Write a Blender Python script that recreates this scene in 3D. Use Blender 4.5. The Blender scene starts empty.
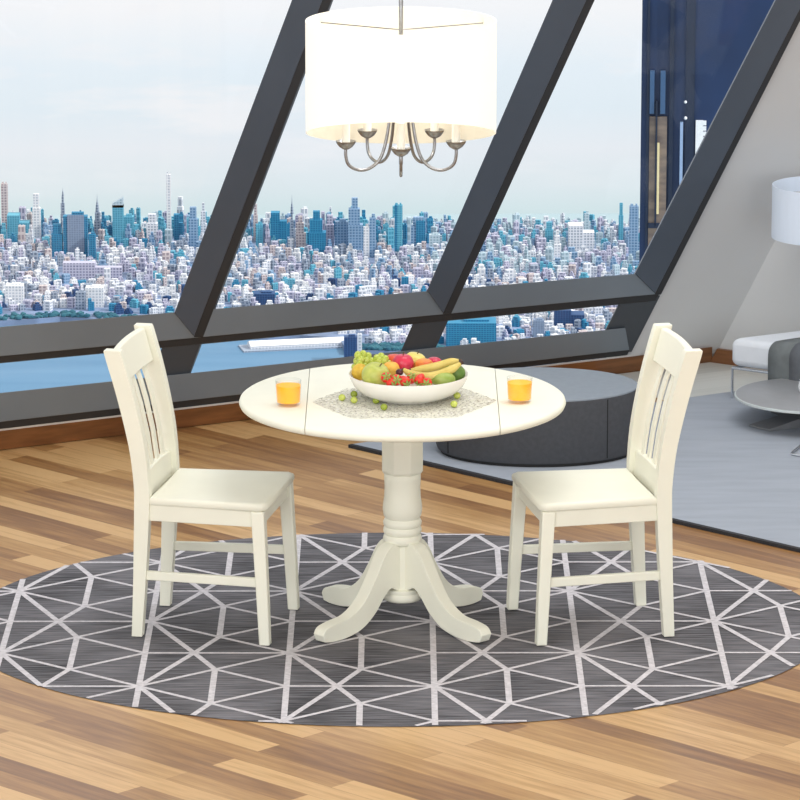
import bpy, bmesh, math, random
from mathutils import Vector, Matrix
random.seed(7)
PI = math.pi
col = bpy.context.scene.collection
scene = bpy.context.scene

# ------------------------------------------------------------------ camera
CAM = Vector((0, -15.0, 4.25)); TGT = Vector((0, 0, 0.75))
FW = (TGT - CAM); LEN = FW.length; FW.normalize()
RT = Vector((1, 0, 0)); UP = RT.cross(FW)
FPX = 306.0 * LEN
cd = bpy.data.cameras.new('camera'); cam = bpy.data.objects.new('camera', cd); col.objects.link(cam)
cam.location = CAM
cam.rotation_euler = (TGT - CAM).to_track_quat('-Z', 'Y').to_euler()
cd.sensor_width = 36; cd.lens = 36 * FPX / 800; cd.clip_end = 60000; cd.clip_start = 0.5
scene.camera = cam

def ray(x, y): return FW + RT * ((x - 400) / FPX) - UP * ((y - 400) / FPX)
def gz(x, y, z=0.0):
    d = ray(x, y); return CAM + d * ((z - CAM.z) / d.z)
def aty(x, y, Y):
    d = ray(x, y); return CAM + d * ((Y - CAM.y) / d.y)
def onp(x, y, P, n):
    d = ray(x, y); return CAM + d * ((P - CAM).dot(n) / d.dot(n))

# ------------------------------------------------------------------ materials
def lin(c):
    return tuple(((v / 255) / 12.92 if v / 255 <= 0.04045 else ((v / 255 + 0.055) / 1.055) ** 2.4) for v in c) + (1.0,)

def newmat(name):
    m = bpy.data.materials.new(name); m.use_nodes = True
    nt = m.node_tree; b = nt.nodes['Principled BSDF']
    return m, nt, b

def mat(name, rgb, rough=0.5, metal=0.0, var=0.05, scale=25.0, spec=0.5, bump=0.0, stretch=(1, 1, 1), rgb2=None, coat=0.0):
    m, nt, b = newmat(name)
    tc = nt.nodes.new('ShaderNodeTexCoord'); mp = nt.nodes.new('ShaderNodeMapping')
    mp.inputs['Scale'].default_value = stretch
    nz = nt.nodes.new('ShaderNodeTexNoise'); nz.inputs['Scale'].default_value = scale; nz.inputs['Detail'].default_value = 4
    nt.links.new(tc.outputs['Object'], mp.inputs['Vector']); nt.links.new(mp.outputs['Vector'], nz.inputs['Vector'])
    rp = nt.nodes.new('ShaderNodeValToRGB')
    a = lin(rgb)
    if rgb2 is None:
        c0 = tuple(max(0, v * (1 - var)) for v in a[:3]) + (1,); c1 = tuple(min(1, v * (1 + var)) for v in a[:3]) + (1,)
    else:
        c0, c1 = a, lin(rgb2)
    rp.color_ramp.elements[0].position = 0.35; rp.color_ramp.elements[0].color = c0
    rp.color_ramp.elements[1].position = 0.65; rp.color_ramp.elements[1].color = c1
    nt.links.new(nz.outputs['Fac'], rp.inputs['Fac']); nt.links.new(rp.outputs['Color'], b.inputs['Base Color'])
    b.inputs['Roughness'].default_value = rough; b.inputs['Metallic'].default_value = metal
    b.inputs['Specular IOR Level'].default_value = spec
    if coat: b.inputs['Coat Weight'].default_value = coat; b.inputs['Coat Roughness'].default_value = 0.15
    if bump:
        bp = nt.nodes.new('ShaderNodeBump'); bp.inputs['Strength'].default_value = bump; bp.inputs['Distance'].default_value = 0.01
        nt.links.new(nz.outputs['Fac'], bp.inputs['Height']); nt.links.new(bp.outputs['Normal'], b.inputs['Normal'])
    return m

def glassmat(name, tint=(1, 1, 1), gloss=0.06, edge=False):
    m = bpy.data.materials.new(name); m.use_nodes = True; nt = m.node_tree
    for n in list(nt.nodes): nt.nodes.remove(n)
    o = nt.nodes.new('ShaderNodeOutputMaterial'); t = nt.nodes.new('ShaderNodeBsdfTransparent'); g = nt.nodes.new('ShaderNodeBsdfGlossy')
    t.inputs['Color'].default_value = tuple(tint) + (1,); g.inputs['Roughness'].default_value = 0.02
    mx = nt.nodes.new('ShaderNodeMixShader'); mx.inputs['Fac'].default_value = gloss
    if edge:
        lw = nt.nodes.new('ShaderNodeLayerWeight'); lw.inputs['Blend'].default_value = 0.35
        ml = nt.nodes.new('ShaderNodeMath'); ml.operation = 'MULTIPLY_ADD'; ml.inputs[1].default_value = 0.22; ml.inputs[2].default_value = gloss
        nt.links.new(lw.outputs['Facing'], ml.inputs[0]); nt.links.new(ml.outputs[0], mx.inputs['Fac'])
    nt.links.new(t.outputs[0], mx.inputs[1]); nt.links.new(g.outputs[0], mx.inputs[2]); nt.links.new(mx.outputs[0], o.inputs['Surface'])
    return m

M = {}
M['ivory'] = mat('ivory_paint', (241, 240, 224), 0.48, var=0.015, scale=8)
M['ivory_dark'] = mat('ivory_seam', (176, 170, 150), 0.6)
M['white_glaze'] = mat('white_glaze', (238, 235, 228), 0.2, var=0.01)
M['steel'] = mat('brushed_steel', (150, 150, 152), 0.3, 0.9, var=0.1, scale=60)
M['chrome'] = mat('chrome', (205, 210, 218), 0.2, 0.8, var=0.03)
M['beam'] = mat('graphite_panel', (76, 86, 100), 0.5, var=0.06, scale=2)
M['rail'] = mat('grey_panel', (120, 131, 142), 0.55, var=0.06, scale=2)
M['beam_shade'] = mat('shaded_beam_side', (46, 48, 52), 0.6, var=0.08, scale=3)  # shade on beam sides and rail undersides, put into the colour
M['beam_low'] = mat('graphite_panel_lower', (66, 72, 80), 0.55, var=0.06, scale=2)
M['wall'] = mat('grey_plaster', (206, 208, 210), 0.7, var=0.03, scale=1.5)
M['ceil'] = mat('white_ceiling', (240, 240, 238), 0.8, var=0.01)
M['trimwhite'] = mat('pale_bead', (205, 205, 205), 0.5)
M['base_wood'] = mat('baseboard_wood', (112, 72, 42), 0.4, scale=6, stretch=(1, 1, 8), rgb2=(136, 90, 54))
M['ott_side'] = mat('ottoman_fabric_shaded', (68, 70, 75), 0.8, var=0.08, scale=60)  # darker copy: shade on the ottoman's sides put into the colour
M['ott_top'] = mat('ottoman_fabric_lit', (136, 145, 155), 0.75, var=0.03, scale=40)  # lighter copy: light on the ottoman's top put into the colour
M['black'] = mat('black_plastic', (22, 22, 24), 0.6)
M['grey_rug'] = mat('blue_grey_pile', (156, 163, 174), 0.95, scale=3, stretch=(1, 5, 1), rgb2=(164, 171, 182))
M['rug_edge'] = mat('rug_binding', (48, 48, 52), 0.9)
M['cushion'] = mat('white_upholstery', (222, 227, 234), 0.8, var=0.02)
M['throw'] = mat('grey_throw', (112, 118, 120), 0.9, var=0.08, scale=30)
M['throw2'] = mat('grey_throw_fold', (100, 104, 110), 0.9, var=0.08, scale=30)
M['coffee'] = mat('grey_lacquer', (150, 152, 156), 0.35, var=0.03)
M['coffee_rim'] = mat('pale_rim', (200, 208, 208), 0.4)
M['coffee_base'] = mat('grey_metal', (120, 122, 126), 0.4, var=0.05)
M['lampshade'] = mat('pale_blue_white_shade', (196, 206, 220), 0.8, var=0.02, scale=6, stretch=(6, 6, 1))
M['lampshade'].node_tree.nodes['Principled BSDF'].inputs['Emission Color'].default_value = lin((225, 235, 248)); M['lampshade'].node_tree.nodes['Principled BSDF'].inputs['Emission Strength'].default_value = 0.18
M['cupw'] = mat('white_ceramic', (240, 242, 245), 0.3)
M['glass'] = glassmat('window_glass', (1, 1, 1), 0.02)
M['tumbler'] = glassmat('tumbler_glass', (0.985, 0.99, 0.99), 0.025, True)
M['juice'] = mat('orange_juice', (255, 176, 0), 0.5, var=0.05, scale=30)
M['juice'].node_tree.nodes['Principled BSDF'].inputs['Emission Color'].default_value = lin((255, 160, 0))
M['juice'].node_tree.nodes['Principled BSDF'].inputs['Emission Strength'].default_value = 0.4  # added glow, brightens the juice behind the darkening glass
# fruit
M['apple_green'] = mat('green_apple_skin', (176, 186, 84), 0.35, scale=30, rgb2=(204, 206, 110))
M['grape'] = mat('green_grape_skin', (168, 186, 60), 0.25, scale=60, rgb2=(206, 214, 110))
M['grape_dark'] = mat('olive_grape_skin', (128, 146, 40), 0.25, scale=60, rgb2=(160, 174, 60))
M['lemon'] = mat('yellow_orange_peel', (214, 172, 50), 0.45, scale=60, rgb2=(232, 196, 70), bump=0.1)
M['peach'] = mat('orange_peach_skin', (238, 170, 60), 0.5, scale=14, rgb2=(246, 196, 90))
M['red_apple'] = mat('crimson_apple_skin', (190, 24, 62), 0.3, scale=14, rgb2=(222, 60, 90))
M['red_orange'] = mat('red_orange_apple_skin', (206, 48, 34), 0.3, scale=14, rgb2=(236, 110, 60))
M['yellow_apple'] = mat('yellow_apple_skin', (222, 206, 100), 0.35, scale=20, rgb2=(236, 222, 130))
M['blush'] = mat('blushed_peach_skin', (236, 168, 70), 0.4, scale=12, rgb2=(226, 96, 50))
M['banana'] = mat('banana_peel', (206, 182, 88), 0.45, scale=16, rgb2=(226, 206, 120))
M['banana_tip'] = mat('banana_tip', (70, 50, 40), 0.7)
M['pear'] = mat('green_pear_skin', (136, 160, 66), 0.4, scale=30, rgb2=(164, 182, 92))
M['pear_dark'] = mat('dark_green_pear_skin', (92, 128, 50), 0.4, scale=30, rgb2=(124, 152, 74))
M['straw'] = mat('strawberry_skin', (206, 26, 20), 0.35, scale=120, rgb2=(236, 66, 40))
M['leaf'] = mat('strawberry_leaf', (112, 158, 60), 0.6, scale=60, rgb2=(170, 200, 110))
M['stem'] = mat('fruit_stem', (92, 74, 44), 0.7)
M['plum'] = mat('dark_plum_skin', (50, 18, 34), 0.35, scale=40, rgb2=(80, 30, 44))

def shade_mat():
    m, nt, b = newmat('lit_shade_fabric')
    tc = nt.nodes.new('ShaderNodeTexCoord'); nz = nt.nodes.new('ShaderNodeTexNoise'); nz.inputs['Scale'].default_value = 90
    nt.links.new(tc.outputs['Object'], nz.inputs['Vector'])
    rp = nt.nodes.new('ShaderNodeValToRGB'); rp.color_ramp.elements[0].color = lin((242, 238, 224)); rp.color_ramp.elements[1].color = lin((250, 247, 238))
    nt.links.new(nz.outputs['Fac'], rp.inputs['Fac']); nt.links.new(rp.outputs['Color'], b.inputs['Base Color'])
    b.inputs['Roughness'].default_value = 0.9
    b.inputs['Emission Color'].default_value = lin((255, 250, 240)); b.inputs['Emission Strength'].default_value = 0.38
    return m
M['shade'] = shade_mat()
M['shade_in'] = mat('shade_lining', (222, 218, 204), 0.9, var=0.02)
M['candle'] = mat('ivory_candle_sleeve', (242, 238, 228), 0.5, var=0.01)

def lace_mat():
    m, nt, b = newmat('lace_thread')
    tc = nt.nodes.new('ShaderNodeTexCoord')
    v = nt.nodes.new('ShaderNodeTexVoronoi'); v.feature = 'DISTANCE_TO_EDGE'; v.inputs['Scale'].default_value = 70
    nt.links.new(tc.outputs['Object'], v.inputs['Vector'])
    lt = nt.nodes.new('ShaderNodeMath'); lt.operation = 'LESS_THAN'; lt.inputs[1].default_value = 0.10
    nt.links.new(v.outputs['Distance'], lt.inputs[0]); nt.links.new(lt.outputs[0], b.inputs['Alpha'])
    nz = nt.nodes.new('ShaderNodeTexNoise'); nz.inputs['Scale'].default_value = 90
    nt.links.new(tc.outputs['Object'], nz.inputs['Vector'])
    rp = nt.nodes.new('ShaderNodeValToRGB')
    rp.color_ramp.elements[0].position = .42; rp.color_ramp.elements[0].color = lin((178, 173, 158))
    rp.color_ramp.elements[1].position = .58; rp.color_ramp.elements[1].color = lin((240, 238, 230))
    nt.links.new(nz.outputs['Fac'], rp.inputs['Fac']); nt.links.new(rp.outputs['Color'], b.inputs['Base Color'])
    b.inputs['Roughness'].default_value = 0.8
    return m
M['lace'] = lace_mat()

def wood_mat(name, cols, ang, pw=0.095, pl=1.1, rough=0.3):
    m, nt, b = newmat(name)
    tc = nt.nodes.new('ShaderNodeTexCoord'); mp = nt.nodes.new('ShaderNodeMapping')
    mp.vector_type = 'TEXTURE'; mp.inputs['Rotation'].default_value = (0, 0, ang)
    nt.links.new(tc.outputs['Object'], mp.inputs['Vector'])
    br = nt.nodes.new('ShaderNodeTexBrick')
    br.inputs['Scale'].default_value = 1.0; br.inputs['Brick Width'].default_value = pl; br.inputs['Row Height'].default_value = pw
    br.inputs['Mortar Size'].default_value = 0.0012; br.inputs['Mortar Smooth'].default_value = 0.2; br.offset = 0.37; br.inputs['Bias'].default_value = 0
    br.inputs['Color1'].default_value = (0, 0, 0, 1); br.inputs['Color2'].default_value = (1, 1, 1, 1); br.inputs['Mortar'].default_value = (0.3, 0.3, 0.3, 1)
    nt.links.new(mp.outputs['Vector'], br.inputs['Vector'])
    mp2 = nt.nodes.new('ShaderNodeMapping'); mp2.inputs['Scale'].default_value = (1.2, 16, 1)
    nt.links.new(mp.outputs['Vector'], mp2.inputs['Vector'])
    nz = nt.nodes.new('ShaderNodeTexNoise'); nz.inputs['Scale'].default_value = 2.4; nz.inputs['Detail'].default_value = 5; nz.inputs['Roughness'].default_value = 0.6
    nt.links.new(mp2.outputs['Vector'], nz.inputs['Vector'])
    mx = nt.nodes.new('ShaderNodeMath'); mx.operation = 'MULTIPLY'; mx.inputs[1].default_value = 0.62
    nt.links.new(br.outputs['Color'], mx.inputs[0])
    ad = nt.nodes.new('ShaderNodeMath'); ad.operation = 'MULTIPLY_ADD'; ad.inputs[1].default_value = 0.75
    nt.links.new(nz.outputs['Fac'], ad.inputs[0]); nt.links.new(mx.outputs[0], ad.inputs[2])
    rp = nt.nodes.new('ShaderNodeValToRGB'); e = rp.color_ramp.elements
    n = len(cols)
    e[0].position = 0.22; e[0].color = lin(cols[0]); e[1].position = 0.92; e[1].color = lin(cols[-1])
    for i in range(1, n - 1):
        x = e.new(0.22 + 0.7 * i / (n - 1)); x.color = lin(cols[i])
    nt.links.new(ad.outputs[0], rp.inputs['Fac'])
    nt.links.new(rp.outputs['Color'], b.inputs['Base Color']); b.inputs['Roughness'].default_value = rough
    b.inputs['Specular IOR Level'].default_value = 0.4
    return m
PLANK_ANG = math.atan2(0.896 - 2.427, 1.396 + 0.183)
M['floor'] = wood_mat('oak_planks', [(112, 78, 50), (138, 98, 62), (166, 124, 78), (188, 147, 96), (212, 172, 120)], PLANK_ANG)
M['floor_sheen'] = wood_mat('planks_window_sheen', [(186, 188, 184), (202, 204, 200), (216, 218, 214)], math.atan2(.478, .878), 0.12, 1.5, 0.3)  # window reflection painted in as pale plank colour

def rug_mat():
    m, nt, b = newmat('charcoal_rug_pile')
    tc = nt.nodes.new('ShaderNodeTexCoord'); mp = nt.nodes.new('ShaderNodeMapping'); mp.inputs['Scale'].default_value = (3, 60, 1)
    nt.links.new(tc.outputs['Object'], mp.inputs['Vector'])
    nz = nt.nodes.new('ShaderNodeTexNoise'); nz.inputs['Scale'].default_value = 1.6; nz.inputs['Detail'].default_value = 6; nz.inputs['Roughness'].default_value = 0.65
    nt.links.new(mp.outputs['Vector'], nz.inputs['Vector'])
    n2 = nt.nodes.new('ShaderNodeTexNoise'); n2.inputs['Scale'].default_value = 2.2; n2.inputs['Detail'].default_value = 2
    nt.links.new(tc.outputs['Object'], n2.inputs['Vector'])
    ad = nt.nodes.new('ShaderNodeMath'); ad.operation = 'MULTIPLY_ADD'; ad.inputs[1].default_value = 0.5
    nt.links.new(n2.outputs['Fac'], ad.inputs[0]); nt.links.new(nz.outputs['Fac'], ad.inputs[2])
    rp = nt.nodes.new('ShaderNodeValToRGB'); e = rp.color_ramp.elements
    e[0].position = 0.55; e[0].color = lin((60, 60, 63)); e[1].position = 0.95; e[1].color = lin((136, 134, 139))
    nt.links.new(ad.outputs[0], rp.inputs['Fac']); nt.links.new(rp.outputs['Color'], b.inputs['Base Color'])
    b.inputs['Roughness'].default_value = 0.95; b.inputs['Specular IOR Level'].default_value = 0.1
    return m
M['rug'] = rug_mat()
M['rug_line'] = mat('pale_rug_line', (206, 202, 206), 0.95, scale=60, var=0.12, spec=0.1)

# ------------------------------------------------------------------ mesh helpers
def build(name, bm, mats, parent=None, bevel=0.0, smooth=True, angle=40, segs=2):
    bmesh.ops.recalc_face_normals(bm, faces=bm.faces[:])
    me = bpy.data.meshes.new(name); bm.to_mesh(me); bm.free()
    for m in (mats if isinstance(mats, (list, tuple)) else [mats]): me.materials.append(m)
    if smooth:
        me.shade_smooth(); me.set_sharp_from_angle(angle=math.radians(angle))
    o = bpy.data.objects.new(name, me); col.objects.link(o)
    if parent is not None: o.parent = parent
    if bevel:
        b = o.modifiers.new('bevel', 'BEVEL'); b.width = bevel; b.segments = segs; b.limit_method = 'ANGLE'; b.angle_limit = math.radians(40)
        b.harden_normals = False
    return o

def BM(): return bmesh.new()

def prism(bm, pts, vec, mi=0):
    """closed prism: polygon pts swept by vec"""
    a = [bm.verts.new(p) for p in pts]; b = [bm.verts.new(Vector(p) + Vector(vec)) for p in pts]
    n = len(pts); fs = [bm.faces.new(a), bm.faces.new(b[::-1])]
    for i in range(n): fs.append(bm.faces.new((a[i], b[i], b[(i + 1) % n], a[(i + 1) % n])))
    for f in fs: f.material_index = mi
    return fs

def box(bm, x0, x1, y0, y1, z0, z1, mi=0):
    return prism(bm, [(x0, y0, z0), (x1, y0, z0), (x1, y1, z0), (x0, y1, z0)], (0, 0, z1 - z0), mi)

def loft(bm, secs, mi=0, cap=True):
    rings = [[bm.verts.new(p) for p in s] for s in secs]; n = len(secs[0])
    for r0, r1 in zip(rings, rings[1:]):
        for i in range(n): bm.faces.new((r0[i], r0[(i + 1) % n], r1[(i + 1) % n], r1[i])).material_index = mi
    if cap:
        bm.faces.new(rings[0][::-1]).material_index = mi; bm.faces.new(rings[-1]).material_index = mi

def lathe(bm, prof, seg=40, center=(0, 0, 0), sx=1, sy=1, rot0=0.0, mi=0, mtx=None):
    c = Vector(center); rings = []
    for r, z in prof:
        if r < 1e-6:
            rings.append([bm.verts.new(c + Vector((0, 0, z)))])
        else:
            rings.append([bm.verts.new(c + Vector((r * sx * math.cos(rot0 + 2 * PI * i / seg), r * sy * math.sin(rot0 + 2 * PI * i / seg), z))) for i in range(seg)])
    for a, b in zip(rings, rings[1:]):
        if len(a) == 1 and len(b) == 1: continue
        for i in range(seg):
            j = (i + 1) % seg
            if len(a) == 1: f = bm.faces.new((a[0], b[j], b[i]))
            elif len(b) == 1: f = bm.faces.new((a[i], a[j], b[0]))
            else: f = bm.faces.new((a[i], a[j], b[j], b[i]))
            f.material_index = mi
    for r in (rings[0], rings[-1]):
        if len(r) > 1 and mtx != 'open': bm.faces.new(r).material_index = mi
    return rings

def tube(bm, pts, rad, seg=10, mi=0, closed=False, cap=True):
    pts = [Vector(p) for p in pts]; n = len(pts)
    rads = rad if isinstance(rad, (list, tuple)) else [rad] * n
    rings = []; prev = None
    for k, p in enumerate(pts):
        if closed: t = (pts[(k + 1) % n] - pts[k - 1]).normalized()
        else: t = (pts[min(k + 1, n - 1)] - pts[max(k - 1, 0)]).normalized()
        if prev is None:
            a = Vector((0, 0, 1)) if abs(t.z) < 0.9 else Vector((1, 0, 0))
            u = t.cross(a).normalized()
        else:
            u = (prev - t * prev.dot(t)).normalized()
        prev = u; v = t.cross(u)
        rings.append([bm.verts.new(p + (u * math.cos(2 * PI * i / seg) + v * math.sin(2 * PI * i / seg)) * rads[k]) for i in range(seg)])
    pairs = list(zip(rings, rings[1:])) + ([(rings[-1], rings[0])] if closed else [])
    for a, b in pairs:
        for i in range(seg): bm.faces.new((a[i], a[(i + 1) % seg], b[(i + 1) % seg], b[i])).material_index = mi
    if cap and not closed:
        bm.faces.new(rings[0][::-1]).material_index = mi; bm.faces.new(rings[-1]).material_index = mi

def crom(pts, n=6):
    P = [Vector(p) for p in pts]; out = []
    for i in range(len(P) - 1):
        p0 = P[max(i - 1, 0)]; p1 = P[i]; p2 = P[i + 1]; p3 = P[min(i + 2, len(P) - 1)]
        for k in range(n):
            t = k / n
            out.append(0.5 * ((2 * p1) + (p2 - p0) * t + (2 * p0 - 5 * p1 + 4 * p2 - p3) * t * t + (3 * p1 - p0 - 3 * p2 + p3) * t ** 3))
    out.append(P[-1]); return out

def sphere(bm, c, rx, ry=None, rz=None, seg=20, rings=12, mi=0, rot=None):
    ry = rx if ry is None else ry; rz = rx if rz is None else rz
    r = bmesh.ops.create_uvsphere(bm, u_segments=seg, v_segments=rings, radius=1)
    mt = Matrix.Translation(Vector(c)) @ (rot.to_4x4() if rot else Matrix()) @ Matrix.Diagonal((rx, ry, rz, 1))
    bmesh.ops.transform(bm, matrix=mt, verts=r['verts'])
    for v in r['verts']:
        for f in v.link_faces: f.material_index = mi

def empty(name, loc=(0, 0, 0), rz=0.0):
    o = bpy.data.objects.new(name, None); col.objects.link(o); o.empty_display_size = 0.1
    o.location = loc; o.rotation_euler = (0, 0, rz); return o

def tag(o, label, cat, group=None, kind=None):
    o['label'] = label; o['category'] = cat
    if group: o['group'] = group
    if kind: o['kind'] = kind
    return o

def structure(o, label=None, cat=None):
    o['kind'] = 'structure'
    if label: o['label'] = label
    if cat: o['category'] = cat
    return o

def copy_tree(o, parent=None):
    c = o.copy(); col.objects.link(c); c.parent = parent
    for ch in list(o.children): copy_tree(ch, c)
    return c

# ------------------------------------------------------------------ room shell
CEIL = 5.2
W0 = gz(0, 450); WC = gz(712, 362); WR = gz(800, 374)
wdir = (WC - W0).normalized(); rdir = (WR - WC).normalized()
rn = rdir.cross(Vector((0, 0, 1))).normalized()
if rn.y > 0: rn = -rn
K = onp(848, 100, WC, rn)
wn = (WC - W0).cross(K - WC).normalized()
if wn.y > 0: wn = -wn                      # points into the room
def wp(x, y, off=0.0): return onp(x, y, W0, wn) - FW * off
cornerTop = WC + (K - WC) * (CEIL / K.z)
def lineat(z, P=W0):                       # point of the glazing plane at height z, above P along the slope
    up = (K - WC) * (z / K.z); return P + up
XL = -320.0; YT = -900.0
TOPZ = CEIL
ru_top = lambda x: 327 - .0836 * x
ru_face = lambda x: 356.4 - .0948 * x
ru_low = lambda x: 363 - .0948 * x
rl_top = lambda x: 393 - .104 * x
rl_face = lambda x: 422 - .1145 * x
rl_low = lambda x: 429 - .118 * x
bb_top = lambda x: 431 - .118 * x
fl_y = lambda x: 450 - .1236 * x
d_left = [lambda y: 255 - .3756 * (y - 100), lambda y: 509.4 - .432 * (y - 100), lambda y: 724 - .514 * (y - 100)]
d_out = [lambda y: 294 - .3817 * (y - 100), lambda y: 549 - .457 * (y - 100), lambda y: 759.5 - .508 * (y - 100)]
d_sw = [9, 8, 6]                           # width of the dark return, px at this distance

Lf = W0 - wdir * 3.0
floor_pts = [Lf, WC, WC + rdir * 9.0, Vector((9, -9, 0)), Vector((-8, -9, 0)), Vector((-8, Lf.y, 0))]
bm = BM(); prism(bm, [Vector((p.x, p.y, 0)) for p in floor_pts], (0, 0, -0.1))
structure(build('floor', bm, M['floor'], smooth=False))
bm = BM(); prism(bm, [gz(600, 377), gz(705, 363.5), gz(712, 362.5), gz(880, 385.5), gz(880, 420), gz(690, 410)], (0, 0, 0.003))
structure(build('floor_sheen_piece', bm, M['floor_sheen'], smooth=False))  # pale sheet painting the window reflection on the wood floor
ct = [lineat(CEIL, Lf), cornerTop, cornerTop + rdir * 9.0, Vector((10, -9, CEIL)), Vector((-9, -9, CEIL)), Vector((-9, lineat(CEIL, Lf).y, CEIL))]
bm = BM(); prism(bm, ct, (0, 0, 0.1)); structure(build('ceiling', bm, M['ceil'], smooth=False))
bm = BM(); prism(bm, [WC, WC + rdir * 9.0, WC + rdir * 9.0 + Vector((0, 0, CEIL)), cornerTop], -rn * 0.15)
structure(build('wall_right', bm, M['wall'], smooth=False))
# plaster triangle between the last beam and the corner, and the strip under the sill, in the glazing plane
o3 = d_out[2]
bm = BM(); prism(bm, [wp(o3(365) - 4, 365), wp(o3(YT) - 4, YT), cornerTop, WC, W0 + (WC - W0) * 0.86], -wn * 0.15)
structure(build('wall_back', bm, M['wall'], smooth=False))
bm = BM(); prism(bm, [Lf, WC, wp(712, bb_top(712)), wp(XL, bb_top(XL))], -FW * 0.014)
structure(build('baseboard_back', bm, M['base_wood'], smooth=False))
bm = BM(); prism(bm, [WC, WC + rdir * 6, WC + rdir * 6 + Vector((0, 0, .062)), WC + Vector((0, 0, .062)) + (K - WC) * (.062 / K.z) - Vector((0, 0, .062))], rn * 0.02)
structure(build('baseboard_right', bm, M['base_wood'], smooth=False))
bm = BM(); prism(bm, [wp(XL, rl_low(XL)), wp(640, rl_low(640) + .3), wp(640, bb_top(640)), wp(XL, bb_top(XL))], -FW * 0.016)
structure(build('trim_1', bm, M['trimwhite'], smooth=False))

win = structure(empty('window_1', (0, 0, 0)))
def beam(name, px, off, back, m):
    bm = BM(); prism(bm, [wp(x, y, off) for x, y in px], FW * (off + back))
    return build(name, bm, m, win, smooth=False, bevel=0.002)
# lower pieces of the diagonals (behind the rails)
for i in range(3):
    yb = [412, 378, 352][i]; dl, do = d_left[i], d_out[i]
    yt = ru_face(do(330))
    beam('lower_brace', [(dl(yt), yt), (do(yt), yt), (do(yb), yb), (dl(yb), yb)], .012, .10, M['beam_low'])
x3 = d_out[2](ru_face(645)) - 1
beam('upper_rail', [(XL, ru_top(XL)), (648, ru_top(648)), (x3, ru_face(x3)), (XL, ru_face(XL))], .032, .10, M['rail'])
beam('rail_shade_strip', [(XL, ru_face(XL) - .5), (x3, ru_face(x3) - .5), (x3 - 4, ru_low(x3 - 4)), (XL, ru_low(XL))], .022, .10, M['beam_shade'])  # dark strip painted as the rail's shaded underside
beam('lower_rail', [(XL, rl_top(XL)), (625, rl_top(625)), (629, rl_face(629)), (XL, rl_face(XL))], .026, .10, M['rail'])
beam('sill_shade_strip', [(XL, rl_face(XL) - .5), (630, rl_face(630) - .5), (627, rl_low(627)), (XL, rl_low(XL))], .018, .10, M['beam_shade'])  # same painted shade along the lower rail
for i in range(3):
    dl, do, sw = d_left[i], d_out[i], d_sw[i]
    yl = [313, 290.6, 274][i]; xr = do(335 - 13 * i) - sw * .3
    yr = ru_face(xr)
    beam('diagonal_beam', [(dl(YT), YT), (do(YT) - sw, YT), (do(yr) - sw, yr - 1), (dl(yl), yl)], .042, .10, M['beam'])
    beam('beam_shade_strip', [(do(YT) - sw - .5, YT), (do(YT), YT), (do(yr) , yr), (do(yr) - sw - .5, yr)], .034, .10, M['beam_shade'])  # dark strip painted as the beam's shaded side face
# glass, one pane a bay
cl = [lambda y, i=i: (d_left[i](y) + d_out[i](y)) / 2 for i in range(3)]
ruc = lambda x: (ru_top(x) + ru_low(x)) / 2
rlc = lambda x: (rl_top(x) + rl_low(x)) / 2
def pane(px):
    bm = BM(); prism(bm, [wp(x, y, -.04) for x, y in px], FW * .012); return build('pane', bm, M['glass'], win, smooth=False)
ys = [ruc(cl[0](332)), ruc(cl[1](308)), ruc(cl[2](290))]; yl_ = [rlc(cl[0](395)), rlc(cl[1](362)), rlc(cl[2](342))]
c = [(cl[i](ys[i]), ys[i]) for i in range(3)]; dlow = [(cl[i](yl_[i]), yl_[i]) for i in range(3)]; tp = [(cl[i](YT), YT) for i in range(3)]
pane([(XL, YT), tp[0], c[0], (XL, ruc(XL))]); pane([tp[0], tp[1], c[1], c[0]]); pane([tp[1], tp[2], c[2], c[1]])
pane([(XL, ruc(XL)), c[0], dlow[0], (XL, rlc(XL))]); pane([c[0], c[1], dlow[1], dlow[0]]); pane([c[1], c[2], dlow[2], dlow[1]])

# ------------------------------------------------------------------ rugs
RZ = 0.006
def clip_ellipse(p, q, a, b, c0):
    p = Vector(p); q = Vector(q); d = q - p
    A = (d.x / a) ** 2 + (d.y / b) ** 2; u = p - c0
    Bq = 2 * (u.x * d.x / a ** 2 + u.y * d.y / b ** 2); Cq = (u.x / a) ** 2 + (u.y / b) ** 2 - 1
    D = Bq * Bq - 4 * A * Cq
    if D <= 0: return None
    t0 = max(0, (-Bq - math.sqrt(D)) / (2 * A)); t1 = min(1, (-Bq + math.sqrt(D)) / (2 * A))
    if t1 - t0 < 1e-4: return None
    return p + d * t0, p + d * t1
bm = BM(); rc = Vector((-0.023, -0.025)); ra, rb = 1.43, 1.165
lathe(bm, [(0, 0), (0.992, 0), (1.0, .002), (1.0, RZ - .0042), (0.994, RZ - .0032), (0, RZ - .0032)], 120, (rc.x, rc.y, 0), ra, rb, mi=0)
def strip(p, q, w=0.0195):
    s = clip_ellipse(p, q, ra - .004, rb - .004, rc)
    if not s: return
    a, b = s; d = (b - a).normalized(); n = Vector((-d.y, d.x)) * w / 2
    strip.k += 1; z = RZ - .0027 + .000008 * strip.k
    f = bm.faces.new([bm.verts.new((v.x, v.y, z)) for v in (a - n, b - n, b + n, a + n)]); f.material_index = 1
strip.k = 0
Wc_, Pc = 0.4645, 0.7475
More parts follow.
